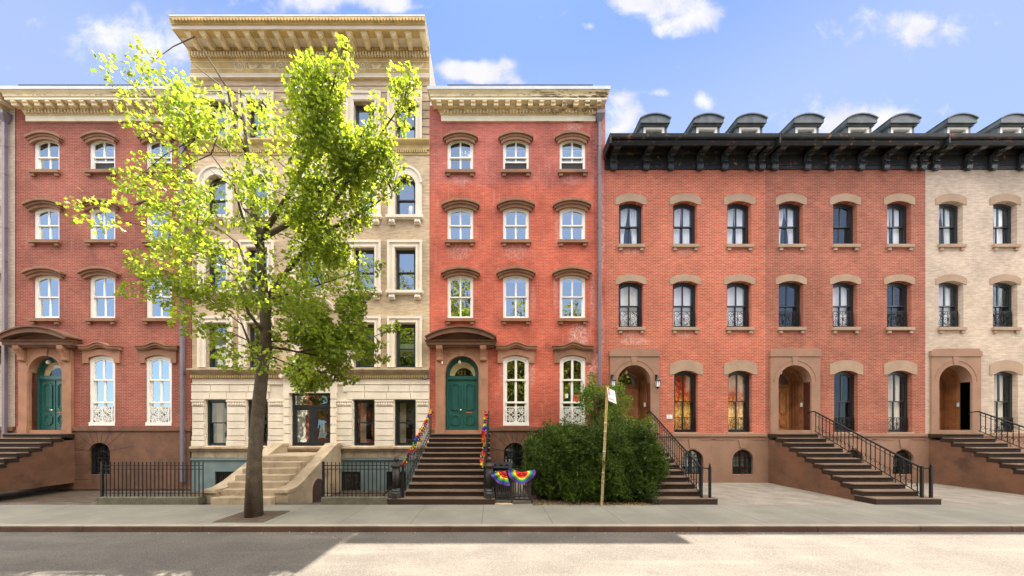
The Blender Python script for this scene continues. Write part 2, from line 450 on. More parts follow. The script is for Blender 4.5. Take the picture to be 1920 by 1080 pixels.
M_CREAMJ = mat('cream_door_arch', (.80, .64, .38), .6, .06)
G_MIR = glassmat('window_glass', .52)
G_MID = glassmat('bright_window_glass', .30)
G_LOW = glassmat('ground_window_glass', .13, (.75, .7, .62))
G_OLD = glassmat('wavy_old_glass', .58, wav=.4)

# ------------------------------------------------------------------ ground, road
def ground_mats():
    m = bpy.data.materials.new('worn_asphalt'); m.use_nodes = True; t = m.node_tree; n = N(t); p = t.nodes['Principled BSDF']
    g = n.new('ShaderNodeNewGeometry').outputs['Position']; x, y, z = n.sep(g)
    c = n.mix(n.smooth(n.noise(g, 1.0, 5, .6), .3, .7), (.100, .088, .075), (.135, .119, .10))
    c = n.mix(n.smooth(n.noise(g, 48, 3, .8), .40, .60), n.mix(1.0, c, (.5, .5, .52), 'MULTIPLY'), c)
    crk = n.new('ShaderNodeTexVoronoi', feature='DISTANCE_TO_EDGE'); n.put(crk.inputs['Vector'], n.comb(n.math('ADD', x, n.math('MULTIPLY', n.noise(g, 2.5, 4), .6)), n.math('MULTIPLY', y, 1.4), 0)); crk.inputs['Scale'].default_value = .32
    c = n.mix(n.smooth(crk.outputs['Distance'], .010, .002, 0, .25), c, (.05, .045, .04))
    c = n.mix(n.smooth(n.noise(g, 28, 2, .7), .66, .72, 0, .35), c, (.32, .28, .23))
    tr = n.noise(n.comb(n.math('MULTIPLY', x, .25), n.math('MULTIPLY', y, 2.2), 0), 1.0, 3)
    c = n.mix(n.smooth(tr, .5, .75, 0, .25), c, (.21, .185, .155))
    n.put(p.inputs['Base Color'], c); p.inputs['Roughness'].default_value = .9
    b = n.new('ShaderNodeBump'); b.inputs['Strength'].default_value = .6; b.inputs['Distance'].default_value = .012
    n.put(b.inputs['Height'], n.noise(g, 60, 3, .7)); n.put(p.inputs['Normal'], b.outputs[0])
    k = bpy.data.materials.new('pavement_flags'); k.use_nodes = True; t = k.node_tree; n = N(t); p = t.nodes['Principled BSDF']
    g = n.new('ShaderNodeNewGeometry').outputs['Position']; x, y, z = n.sep(g)
    c = n.mix(n.smooth(n.noise(g, .8, 5, .6), .3, .7), (.155, .147, .118), (.22, .207, .168))
    c = n.mix(n.smooth(n.noise(g, 90, 2, .7), .4, .6, 0, .35), c, (.14, .13, .10))
    c = n.mix(n.smooth(n.noise(g, 9, 3, .7), .62, .74, 0, .5), c, (.13, .115, .09))
    c = n.mix(n.smooth(n.noise(n.comb(n.math('MULTIPLY', x, .6), n.math('MULTIPLY', y, 1.6), 0), 1.0, 6, .65), .52, .70, 0, .35), c, (.15, .135, .105))
    br = n.new('ShaderNodeTexBrick'); br.offset = 0.0
    wob = n.math('MULTIPLY', n.noise(g, 6, 2), .02)
    n.put(br.inputs['Vector'], n.comb(n.math('ADD', n.math('ADD', x, 2.07 + 1.80 * 30), wob), n.math('ADD', y, 50.0), 0)); br.inputs['Scale'].default_value = 1.0
    br.inputs['Brick Width'].default_value = 1.80; br.inputs['Row Height'].default_value = 200.0; br.inputs['Mortar Size'].default_value = .011
    br.inputs['Mortar Smooth'].default_value = .4
    c = n.mix(n.math('MULTIPLY', br.outputs['Fac'], .75), c, (.06, .052, .042))
    n.put(p.inputs['Base Color'], c); p.inputs['Roughness'].default_value = .85
    b = n.new('ShaderNodeBump'); b.inputs['Strength'].default_value = .3; b.inputs['Distance'].default_value = .01
    n.put(b.inputs['Height'], n.math('SUBTRACT', n.noise(g, 60, 3), br.outputs['Fac'])); n.put(p.inputs['Normal'], b.outputs[0])
    return m, k
M_ROAD, M_PAVE = ground_mats()
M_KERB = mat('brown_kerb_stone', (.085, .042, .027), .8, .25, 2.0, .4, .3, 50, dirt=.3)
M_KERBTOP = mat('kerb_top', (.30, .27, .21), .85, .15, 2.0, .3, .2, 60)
M_SOIL = mat('bare_soil', (.09, .065, .045), .95, .3, 4.0, .5, .4, 30)
M_YARD = mat('yard_paving', (.24, .21, .17), .9, .2, 2.0, .4, .2, 40)

def ground():
    g = MB()
    for a, b in zip(range(-60, 60, 10), range(-50, 70, 10)):
        g.add([(a, -15.6, -.13), (b, -15.6, -.13), (b, -6.2, -.13), (a, -6.2, -.13)], [(0, 1, 2, 3)])
    tag(g.build('road', M_ROAD), kind='structure')
    tag(MB().box(-60, 60, -6.0, -4.0, -.3, 0).build('pavement', M_PAVE), kind='structure')
    k = MB(); x = -60.0
    while x < 60:
        L = rnd.uniform(2.2, 3.3)
        k.box(x + .004, x + L - .004, -6.2 + rnd.uniform(-.004, .004), -6.002, -.3, .0 + rnd.uniform(-.004, .004), 0); x += L
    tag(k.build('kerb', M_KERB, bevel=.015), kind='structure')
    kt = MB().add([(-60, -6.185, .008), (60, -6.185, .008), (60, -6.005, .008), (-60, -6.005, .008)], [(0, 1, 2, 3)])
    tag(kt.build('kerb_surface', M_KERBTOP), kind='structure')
    tag(MB().box(-60, 60, -19.6, -15.6, -.3, 0).build('far_pavement', M_PAVE), kind='structure')
    tag(MB().add([(-400, -400, -.35), (400, -400, -.35), (400, 400, -.35), (-400, 400, -.35)], [(0, 1, 2, 3)]).build('ground', M_SOIL), kind='structure')
    y = MB().add([(-2.74, -4.0, -.004), (60, -4.0, -.004), (60, .3, -.004), (-2.74, .3, -.004)], [(0, 1, 2, 3)])
    tag(y.build('front_yard_ground', M_YARD), kind='structure')
    s = MB().add([(-60, -3.75, -.95), (-2.75, -3.75, -.95), (-2.75, .3, -.95), (-60, .3, -.95)], [(0, 1, 2, 3)]).add([(-60, -3.72, -.95), (-3.3, -3.72, -.95), (-3.3, -3.72, 0), (-60, -3.72, 0)], [(0, 1, 2, 3)])
    tag(s.build('areaway_ground', M_YARD), kind='structure')
ground()

# ------------------------------------------------------------------ windows
def window(root, x0, x1, z0, z1, rise, frame, glass, fw=.09, y=.08, zm=None, sw=.055, mull=True, mw=.05, lift=0.0, nm='window', thick=.12):
    """a double-hung window: frame (part) with two sashes and the panes (sub-parts)"""
    b = MB().ring(outline(x0, x1, z0, z1, rise), outline(x0 + fw, x1 - fw, z0 + fw * .7, z1 - fw, rise * .95), y, y + thick)
    f = b.build(nm, frame, root)
    a, c, d, e, r = x0 + fw, x1 - fw, z0 + fw * .7, z1 - fw, rise * .95
    if zm is None: zm = (d + e) / 2
    mx = (a + c) / 2
    u = MB().ring(outline(a, c, zm - sw * .5, e, r), outline(a + sw, c - sw, zm + sw * .5, e - sw, r * .93), y + .03, y + .075)
    if mull: u.box(mx - mw / 2, mx + mw / 2, y + .033, y + .072, zm + sw * .4, e - sw * .6)
    u.build('sash', frame, f)
    l0, l1 = d + lift, zm + sw * .5 + lift * .85
    l = MB().ring(outline(a, c, l0, l1, 0), outline(a + sw, c - sw, l0 + sw * 1.2, l1 - sw, 0), y + .078, y + .118)
    if mull: l.box(mx - mw / 2, mx + mw / 2, y + .081, y + .115, l0 + sw, l1 - sw * .7)
    l.build('sash', frame, f)
    p = MB().face(outline(a + sw * .6, c - sw * .6, zm, e - sw * .6, r * .95), y + .052)
    p.face(outline(a + sw * .6, c - sw * .6, l0 + sw * .6, l1 - sw * .6, 0), y + .098)
    p.build('pane', glass, f)
    return f

def curtain(parent, x0, x1, z0, z1, y, m, name='curtain', gap=None, amp=.03, n=40):
    """hanging folds; with gap the two halves are drawn apart towards the foot"""
    b = MB()
    rows = 8
    halves = [(x0, x1, None)] if gap is None else [(x0, (x0 + x1) / 2, -1), ((x0 + x1) / 2, x1, 1)]
    for (a, c, side) in halves:
        vs = []; fs = []
        for j in range(rows + 1):
            t = j / rows; z = z1 + (z0 - z1) * t
            k = 1.0 if side is None else 1.0 - gap * math.sin(min(1, t * 1.15) * math.pi / 2) ** 2
            for i in range(n + 1):
                s = i / n
                x = a + (c - a) * s
                if side == -1: x = a + (c - a) * s * k
                if side == 1: x = c - (c - a) * (1 - s) * k
                vs.append((x, y + amp * math.sin(s * 26 + .6 * math.sin(s * 9 + t)), z))
        for j in range(rows):
            for i in range(n):
                q = j * (n + 1) + i
                fs.append((q, q + 1, q + n + 2, q + n + 1))
        b.add(vs, fs)
    return b.build(name, m, parent, smooth=True)

def body(root, x0, x1, zb, zt, m, y1=11.0, roof=M_TAR, front=.02):
    """side walls, rear wall and roof behind a facade"""
    b = MB()
    b.add([(x0, front, zb), (x0, y1, zb), (x0, y1, zt), (x0, front, zt)], [(0, 1, 2, 3)])
    b.add([(x1, front, zb), (x1, y1, zb), (x1, y1, zt), (x1, front, zt)], [(0, 1, 2, 3)])
    b.add([(x0, y1, zb), (x1, y1, zb), (x1, y1, zt), (x0, y1, zt)], [(0, 1, 2, 3)])
    b.build('side_wall', m, root)
    MB().add([(x0, 0, zt), (x1, 0, zt), (x1, y1, zt), (x0, y1, zt)], [(0, 1, 2, 3)]).build('roof', roof, root)
    i = MB().add([(x0, 2.2, zb), (x1, 2.2, zb), (x1, 2.2, zt - .01), (x0, 2.2, zt - .01)], [(0, 1, 2, 3)])
    for z in [zb + .6 + k * 3.0 for k in range(int((zt - zb) / 3.0) + 1)]:
        if z < zt - 1: pass
    i.build('interior', M_DARK, root)

def hood(root, f, xc, w, zlo, zc, th, p=.2):
    """curved stone cap over a window: slim bed mould and a deeper cap"""
    a, b = xc - w / 2, xc + w / 2
    r = zc - zlo
    o = MB()
    o.band(arc(a + .13, b - .13, zlo - .03, r * .8, 14), arc(a + .13, b - .13, zlo + th * .45, r * .8, 14), -.09, .0)
    o.band(arc(a + .06, b - .06, zlo + th * .3, r * .86, 14), arc(a + .06, b - .06, zlo + th * .62, r * .86, 14), -p * .7, .0)
    o.band(arc(a, b, zlo + th * .6, r * .9, 14), arc(a, b, zlo + th, r * .9, 14), -p, .0)
    return o.build('hood', M_HOOD, f, bevel=.012)

def sill(f, x0, x1, z0, z1, m, p=.12, br=True, bw=.16, bh=.14, inset=.06):
    o = MB().box(x0, x1, -p, .06, z0, z1)
    if br:
        o.box(x0 + inset, x0 + inset + bw, -p * .7, 0, z0 - bh, z0 - .002); o.box(x1 - inset - bw, x1 - inset, -p * .7, 0, z0 - bh, z0 - .002)
    return o.build('sill', m, f, bevel=.012)

# ------------------------------------------------------------------ the red brick house in the middle
COLS = (863, 967.5, 1073.7)
def door_panel(b, x0, x1, z0, z1, y, mi=0):
    """raised moulding with notched corners"""
    k = .07
    def notch(a, c, d, e): return [(a + k, d), (a + k, d + k * .8), (a, d + k), (a, e - k), (a + k, e - k * .8), (a + k, e), (c - k, e), (c - k, e - k * .8), (c, e - k), (c, d + k), (c - k, d + k * .8), (c - k, d)]
    b.ring(notch(x0, x1, z0, z1), notch(x0 + .045, x1 - .045, z0 + .045, z1 - .045), y - .035, y, mi)
    b.ring(notch(x0 + .06, x1 - .06, z0 + .06, z1 - .06), notch(x0 + .09, x1 - .09, z0 + .09, z1 - .09), y - .018, y, mi)

def lace_panel(b, x0, x1, z0, z1, y):
    """cast-iron window guard: border, corner quarter rounds, rings and curls"""
    r = .013
    b.ring([(x0, z0), (x0, z1), (x1, z1), (x1, z0)], [(x0 + .028, z0 + .028), (x0 + .028, z1 - .028), (x1 - .028, z1 - .028), (x1 - .028, z0 + .028)], y - .012, y + .012)
    def circ(cx, cz, rad, a0=0, a1=360, rr=r, k=14):
        b.tube([(cx + rad * math.cos(R(a0 + (a1 - a0) * i / k)), y, cz + rad * math.sin(R(a0 + (a1 - a0) * i / k))) for i in range(k + 1)], rr, 4)
    cx, cz = (x0 + x1) / 2, (z0 + z1) / 2; w, h = (x1 - x0), (z1 - z0)
    for sx in (-1, 1):
        for sz in (-1, 1):
            ex, ez = cx + sx * (w / 2 - .03), cz + sz * (h / 2 - .03)
            a = {(-1, -1): 0, (1, -1): 90, (1, 1): 180, (-1, 1): 270}[(sx, sz)]
            circ(ex, ez, .13, a, a + 90, .016); circ(ex, ez, .2, a, a + 90, .011)
            circ(cx + sx * w * .26, cz + sz * h * .24, .075); circ(cx + sx * w * .26, cz + sz * h * .24, .03, rr=.012, k=8)
            circ(cx + sx * w * .10, cz + sz * h * .36, .06); circ(cx + sx * w * .40, cz + sz * h * .12, .06)
            circ(cx + sx * w * .13, cz + sz * h * .11, .07)
            b.tube([(cx + sx * w * .02, y, cz + sz * h * .47), (cx + sx * w * .17, y, cz + sz * h * .28), (cx + sx * w * .30, y, cz + sz * h * .06), (cx + sx * w * .48, y, cz + sz * .01)], .014, 4)
            b.tube([(cx + sx * .02, y, cz + sz * h * .02), (cx + sx * w * .12, y, cz + sz * h * .22), (cx + sx * .04, y, cz + sz * h * .3)], .013, 4)
    b.box(cx - .02, cx + .02, y - .012, y + .012, z0, z1)

SCREEN = mat('dark_screen', (.035, .035, .036), .8, .1)
def red_house():
    xl, xr = fx(806), fx(1135)
    h = thing('brick_townhouse', (xl, 0, 0), 'four storey red brick townhouse with peeling cream cornice and green arched double door', 'house')
    holes = []; wins = []
    rows = [(258, 321, 8), (388, 451.5, 8), (515, 597, 8)]
    for ri, (t, bt, rise) in enumerate(rows):
        for ci, c in enumerate(COLS):
            w = 24.3
            dy = (0, -1, -1)[ci] if ri == 2 else 0
            holes.append((fx(c - w), fx(c + w), fz(bt), fz(t + dy), .135)); wins.append((ri, ci))
    for c in COLS[1:]:
        holes.append((fx(c - 24.3), fx(c + 24.3), fz(798.5), fz(667), .13)); wins.append((3, 0))
    dx0, dx1 = fx(835.5), fx(897.5)
    holes.append((dx0, dx1, 2.15, fz(668), (dx1 - dx0) / 2 - .001))
    wall = MB().wall(xl, xr, fz(800), fz(198), holes, 0, .24)
    wall.build('wall', M_RED, h)
    body(h, xl + .01, xr, -.3, fz(198), M_RED)
    # parapet strip beside the cornice end
    # basement
    bh = (fx(945), fx(985), .35, fz(830), .36)
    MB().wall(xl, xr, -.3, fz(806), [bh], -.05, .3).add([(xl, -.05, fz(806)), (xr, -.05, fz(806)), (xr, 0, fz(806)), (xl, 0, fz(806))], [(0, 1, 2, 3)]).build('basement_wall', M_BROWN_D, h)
    MB().box(fx(916), xr, -.10, .02, fz(808), fz(800)).build('water_table', M_BROWN_D, h, bevel=.01)
    j = MB(); cx = (bh[0] + bh[1]) / 2; cz = bh[3] - .46; r0 = .48
    for a in (12, 42, 63, 82, 98, 117, 138, 168):
        ca, sa = math.cos(R(a)), math.sin(R(a)); L = min(1.5, (fz(810) - cz) / max(sa, .01)); 
        j.add([(cx + ca * r0 - sa * .012, -.053, cz + sa * r0 + ca * .012), (cx + ca * r0 + sa * .012, -.053, cz + sa * r0 - ca * .012), (cx + ca * L + sa * .012, -.053, cz + sa * L - ca * .012), (cx + ca * L - sa * .012, -.053, cz + sa * L + ca * .012)], [(0, 1, 2, 3)])
    for zz in (fz(845), fz(872), fz(899)):
        j.add([(fx(919), -.052, zz), (bh[0] - .02 if zz < cz else fx(930), -.052, zz), (bh[0] - .02 if zz < cz else fx(930), -.052, zz + .022), (fx(919), -.052, zz + .022)], [(0, 1, 2, 3)])
    j.build('stone_joint', M_JOINT, h)
    f = MB().ring(outline(*bh[:4], bh[4]), outline(bh[0] + .07, bh[1] - .07, bh[2] + .07, bh[3] - .07, bh[4] * .9), .1, .2).box(cx - .025, cx + .025, .11, .18, bh[2], bh[3] - .05).box(bh[0], bh[1], .11, .18, 1.02, 1.08).build('basement_window', M_BLACK, h)
    MB().face(outline(bh[0] + .06, bh[1] - .06, bh[2] + .06, bh[3] - .06, bh[4] * .9), .16).build('pane', G_MID, f)
    g = MB()
    for i in range(8):
        x = bh[0] + .06 + i * (bh[1] - bh[0] - .12) / 7; q = (x - cx) / ((bh[1] - bh[0]) / 2)
        g.tube([(x, .03, bh[2] + .02), (x, .03, bh[3] - bh[4] + bh[4] * math.sqrt(max(0, 1 - q * q)) - .03)], .011, 5)
    for zz in (.62, 1.05, 1.3): g.box(bh[0] + .02, bh[1] - .02, .02, .035, zz, zz + .02)
    g.tube([(cx + .32 * math.cos(R(180 - 9 * i)), .03, 1.07 + .3 * math.sin(R(9 * i))) for i in range(21)], .011, 5)
    g.build('grille', M_IRON, f)
    curtain(f, bh[0] + .16, cx - .03, 1.0, 1.45, .5, M_CURT, 'blind')
    # sash windows of the three upper floors
    for (ri, ci), (a, b, z0, z1, rise) in zip(wins, holes):
        xc = (a + b) / 2
        if ri < 3:
            zm = z0 + (z1 - z0) * (.45, .48, .50)[ri]
            opened = ri == 0 and ci > 0
            f = window(h, a + .004, b - .004, z0 + .004, z1 - .004, rise, M_WHITE, G_OLD if ri == 1 else G_MIR, fw=.085, y=.045, zm=zm, sw=.05, mw=.075, lift=.40 if opened else 0)
            if opened: MB().face(outline(a + .08, b - .08, z0 + .05, z0 + .55, 0, 1), .15).build('insect_screen', SCREEN, f)
            hd = ((242.5, 258), (369, 388.5), (497.5, 516.5))[ri]
            pr = (.17, .21, .21)[ri]
            top = fz(hd[0], -pr); ww = (66, 72, 74)[ri] / 42.857 * (DF - pr) / DF
            hood(h, f, fx(COLS[ci], -pr), ww, top - .24 - .27, top - .27 + .0, .27, pr)
            sb = (320.5, 451, 597.5)[ri]
            sill(f, a - .09, b + .09, fz(sb + 6.3), fz(sb), M_HOOD, bh=.12)
            if (ri, ci) in ((0, 1), (0, 2), (2, 1), (2, 2), (1, 0)): MB().box(a + .1, b - .1, .24, .25, z0 + (z1 - z0) * (.86 if ri else .80), z1 - .05).build('blind', M_SHADE, f)
        else:
            f = window(h, a + .004, b - .004, z0 + .004, z1 - .004, rise, M_WHITE, G_OLD, fw=.10, y=.03, zm=fz(712), sw=.075, mw=.10, nm='tall_window')
            MB().box(a + .12, b - .12, .05, .14, fz(756), fz(752.5)).build('rail', M_WHITE, f); MB().box(a, b, -.02, .03, z0 + .01, z0 + .16).build('bottom_board', M_WHITE, f)
            gp = MB(); lace_panel(gp, a + .13, b - .13, fz(793), fz(762.5), .015)
            gp.build('window_guard', M_WHITE, f)
            # stone lintel with an ogee cap
            li = MB(); aa, bb = fx(xc_px(xc) - 34.5), fx(xc_px(xc) + 34.5)
            lo = [(aa, fz(681)), (a, fz(681))] + arc(a, b, z1 - rise + .012, rise, 14) + [(b, fz(681)), (bb, fz(681))]
            hi = [(x, fz(656)) for x, z in lo]
            li.band(lo, hi, -.055, .0)
            n = 24; xs = [aa - .07 + (bb - aa + .14) * i / n for i in range(n + 1)]
            bump = lambda x: .15 * (.5 + .5 * math.cos(min(1, abs(x - xc) / (.33 * (bb - aa))) * math.pi))
            li.band([(x, fz(657.5) + bump(x) * .8) for x in xs], [(x, fz(655) + bump(x)) for x in xs], -.11, 0)
            li.band([(x, fz(655) + bump(x)) for x in xs], [(x, fz(650.5) + bump(x)) for x in xs], -.16, 0)
            xs2 = [aa - .10 + (bb - aa + .2) * i / n for i in range(n + 1)]
            li.band([(x, fz(650.5) + bump(x)) for x in xs2], [(x, fz(648.5) + bump(x)) for x in xs2], -.20, 0)
            li.build('lintel', M_BROWN if xc < fx(1000) else M_HOOD, f)
    # entrance: stone surround, brackets, segmental pediment
    s0, s1 = fx(817.5), fx(915)
    e = MB()
    zz = fz(652)
    holes2 = [(dx0, dx1, 2.15, fz(668) - .002, (dx1 - dx0) / 2 - .003)]
    e.wall(s0, s1, 2.15, zz, holes2, -.10, .36)
    e.add([(s0, -.1, 2.15), (s0, 0, 2.15), (s0, 0, zz), (s0, -.1, zz)], [(0, 1, 2, 3)]).add([(s1, -.1, 2.15), (s1, 0, 2.15), (s1, 0, zz), (s1, -.1, zz)], [(0, 1, 2, 3)])
    e.box(s0 - .03, fx(834), -.14, -.1, 2.15, fz(801)); e.box(fx(899), s1 + .03, -.14, -.1, 2.15, fz(801))
    e.box(s0 - .0, fx(833.5), -.115, -.1, fz(801), fz(681)); e.box(fx(899.5), s1, -.115, -.1, fz(801), fz(681))
    xc = (dx0 + dx1) / 2
    e.prism([(xc - .10, fz(668.5)), (xc + .10, fz(668.5)), (xc + .16, fz(652)), (xc - .16, fz(652))], -.135, -.1)
    e.ring([(p, q) for p, q in arc(dx0 - .09, dx1 + .09, fz(668) - .72, .80, 24)], arc(dx0, dx1, fz(668) - .72, .718, 24), -.112, -.1, closed=False)
    sr = e.build('door_surround', M_BROWN, h)
    for a, b in ((820, 831.5), (900.5, 912)):
        k = MB(); pz = fz(651); 
        k.prismx([(-.10, fz(678)), (-.14, fz(679)), (-.20, fz(676.5)), (-.19, fz(671)), (-.24, fz(664)), (-.33, fz(657)), (-.35, pz), (-.10, pz)], fx(a), fx(b))
        k.prismx([(-.20, fz(676.5)), (-.21, fz(671)), (-.26, fz(664)), (-.35, fz(657)), (-.33, fz(657)), (-.24, fz(664)), (-.19, fz(671))], fx(a) + .05, fx(b) - .05)
        k.build('bracket', M_BROWN, sr, bevel=.01)
    pd = MB()
    pa, pb = fx(818), fx(913)
    zb = fz(650, -.4)
    pd.cornice([(.0, zb - .0), (.26, zb), (.30, zb + .06), (.36, zb + .10), (.36, zb + .20), (.42, zb + .25), (.44, zb + .29), (0, zb + .29)], pa, pb)
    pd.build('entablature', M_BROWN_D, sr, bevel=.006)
    ax0, ax1 = pa - .36, pb + .38
    zr = zb + .29
    pp = MB()
    lo = arc(ax0 + .12, ax1 - .12, zr + .0, .30, 24); hi = arc(ax0, ax1, zr + .08, .43, 24)
    pp.band(lo, hi, -.50, 0)
    pp.band([(x, z + .0) for x, z in arc(ax0 - .03, ax1 + .03, zr + .08, .43, 24)], [(x, z) for x, z in arc(ax0 - .04, ax1 + .04, zr + .13, .44, 24)], -.55, 0)
    pp.face([(p, q) for p, q in arc(ax0 + .12, ax1 - .12, zr, .30, 24)], -.2)
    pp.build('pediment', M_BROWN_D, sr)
    # double door in the arch
    y = .22
    zs = fz(668) - (dx1 - dx0) / 2
    fr = MB().ring(outline(dx0 + .004, dx1 - .004, 2.29, fz(668.3), (dx1 - dx0) / 2 - .01, 24), outline(dx0 + .10, dx1 - .10, 2.30, fz(668.3) - .12, (dx1 - dx0) / 2 - .11, 24), y - .06, y + .06)
    fr.ring(arc(dx0 + .10, dx1 - .10, fz(704), fz(668.3) - .12 - fz(704), 24), arc(dx0 + .16, dx1 - .16, fz(704), fz(668.3) - .19 - fz(704), 24), y - .02, y + .05, closed=False)
    fr.box(dx0 + .09, dx1 - .09, y - .04, y + .06, fz(711.5), fz(703.5)).box(dx0 + .09, dx1 - .09, y - .07, y - .04, fz(709.5), fz(706))
    frame = fr.build('entrance_door', M_GREEN, h)
    MB().box(dx0 - .0, dx1 + .0, -.08, y + .1, 2.152, 2.29).build('threshold', M_BROWN, frame)
    mid = (dx0 + dx1) / 2
    for side, (a, b) in enumerate(((dx0 + .10, mid - .006), (mid + .006, dx1 - .10))):
        d = MB().box(a, b, y + .0, y + .05, 2.30, fz(711.5))
        door_panel(d, a + .11, b - .10, fz(769), fz(717), y)
        door_panel(d, a + .11, b - .10, fz(797), fz(777), y)
        if side: d.box(a - .02, a + .02, y - .02, y, 2.30, fz(711.5))
        leaf = d.build('door_leaf', M_GREEN, frame, bevel=.006)
    MB().lathe([(.03, fz(768.5) - .03), (.045, fz(768.5)), (.03, fz(768.5) + .03)], mid - .07, y - .06, 10).box(mid - .16, mid - .06, y - .08, y - .06, fz(769), fz(768)).build('handle', M_BRASS, frame)
    MB().box(mid + .14, mid + .44, y - .022, y - .001, fz(774.5), fz(771.5)).build('letter_slot', M_WOOD_D, frame)
    # fanlight: the cream arch of the vestibule shows behind the pane
    ar = arc(dx0 + .15, dx1 - .15, fz(703.5), fz(668.3) - .18 - fz(703.5), 24)
    MB().face(ar, y + .04).build('pane', glass_fan, frame)
    v = MB()
    outer = arc(dx0 + .1, dx1 - .1, fz(704), fz(668.3) - .1 - fz(704), 24)
    for k, (w, dz, dy) in enumerate(((.16, .18, .12), (.20, .25, .095), (.30, .34, .07))):
        v.band(arc(dx0 + .06 + w, dx1 - .06 - w + .1, fz(704), fz(676.5) - fz(704) - dz + .08, 24), arc(dx0 + .05, dx1 - .02, fz(704), fz(672) - fz(704) + .08, 24), y + dy, y + dy + .03, 0)
    v.build('vestibule_arch', M_CREAMJ, frame)
    t = text('house_number', '422', .235, (mid - .05, y + .015, fz(697.5)), M_GOLD, frame, ext=.002, spacing=1.2, bold=-.006)
    lamp = MB().lathe([(.02, fz(674)), (.07, fz(676.5)), (.08, fz(680)), (.05, fz(682))], mid - .12, y - .12, 12).build('porch_lamp', M_SHADE, frame, smooth=True)
    # wooden cornice
    c = MB()
    cl, cr = fx(830), fx(1113.5)
    c.cornice([(0, fz(229.5)), (.06, fz(229.5)), (.06, fz(219)), (.09, fz(218)), (.09, fz(215.5)), (.12, fz(214)), (.14, fz(204, -.15)), (.20, fz(201, -.2)), (.20, fz(187, -.3)), (.42, fz(187, -.42)), (.42, fz(182, -.42)),
               (.45, fz(180.5, -.45)), (.46, fz(176, -.46)), (.50, fz(171, -.5)), (.53, fz(167.5, -.53)), (0, fz(167.5, -.53))], cl, cr)
    cor = c.build('cornice', M_CREAM, h)
    MB().cornice([(0, fz(229.0)), (.064, fz(229.0)), (.064, fz(219.6)), (0, fz(219.6))], cl + .01, cr - .01).build('frieze_board', M_CREAM_L, cor)
    MB().cornice([(.0, fz(186.4, -.42)), (.425, fz(186.4, -.42)), (.425, fz(182.5, -.42)), (0, fz(182.5, -.42))], cl, cr).build('fillet', M_CREAM_L, cor)
    d = MB(); k = 46
    for i in range(k):
        x = cl + .04 + (cr - cl - .08) * (i + .5) / k
        d.box(x - .028, x + .028, -.185, -.13, fz(212, -.15), fz(205.5, -.15))
    d.build('dentil', M_CREAM, cor)
    for i in range(15):
        x = cl - .10 + (cr - cl + .2) * i / 14
        m_ = MB().prismx([(-.2, fz(199.5, -.3)), (-.30, fz(200.5, -.3)), (-.37, fz(197.5, -.37)), (-.38, fz(192, -.38)), (-.41, fz(190.5, -.4)), (-.41, fz(187, -.41)), (-.2, fz(187, -.3))], x - .10, x + .10)
        m_.box(x - .085, x + .085, -.416, -.39, fz(191, -.4), fz(188.2, -.4))
        m_.build('modillion', M_CREAM, cor)
    pt = MB()
    for i in range(34):
        x = rnd.uniform(fx(1005), cr + .3); w = rnd.uniform(.05, .35); q = rnd.choice((182.0, 179.5, 176.8, 172.5))
        pr = {182.0: .428, 179.5: .455, 176.8: .462, 172.5: .492}[q]
        pt.box(x, x + w, -pr - .006, -pr, fz(q + rnd.uniform(.3, 1.0), -pr), fz(q, -pr))
    for i in range(12):
        x = rnd.uniform(cl, fx(1000)); pt.box(x, x + rnd.uniform(.02, .12), -.466, -.46, fz(178, -.46), fz(177.4, -.46))
    pt.build('peeled_paint', M_PATCH, cor)
    fl = MB(); zt = fz(167.3, -.53)
    fl.cornice([(0, zt), (.545, zt), (.55, fz(160.8, -.55)), (0, fz(160.8, -.55) + .02)], cl - .02, cr - .02)
    fl.build('flashing', M_FLASH, cor)
    MB().box(fx(842), fx(1105), -.50, .4, fz(160.8, -.55) + .02, fz(159.6, -.5) + .03).build('roof_edge', M_TAR, h)
    # downspout
    d = MB()
    px = fx(1124.2, -.1)
    d.box(px - .065, px + .065, -.17, -.05, .05, fz(231))
    for q in (278, 330, 430, 492, 618, 700): d.box(px - .09, px + .09, -.175, -.045, fz(q + 1.2), fz(q))
    zt, zb = fz(216.5), fz(235)
    d.add([(px - .17, -.3, zt), (px + .19, -.3, zt), (px + .19, -.02, zt), (px - .17, -.02, zt), (px - .17, -.3, zt - .16), (px + .19, -.3, zt - .16), (px + .19, -.02, zt - .16), (px - .17, -.02, zt - .16), (px - .06, -.17, zb), (px + .06, -.17, zb), (px + .06, -.05, zb), (px - .06, -.05, zb)],
          [(0, 1, 2, 3), (0, 4, 5, 1), (1, 5, 6, 2), (2, 6, 7, 3), (3, 7, 4, 0), (4, 8, 9, 5), (5, 9, 10, 6), (6, 10, 11, 7), (7, 11, 8, 4)])
    d.build('downspout', M_PIPE, h, bevel=.012)
    return h
def xc_px(x): return VX + x * F / DF
glass_fan = glassmat('fanlight_glass', .12, (.97, .96, .92))
RED = red_house()

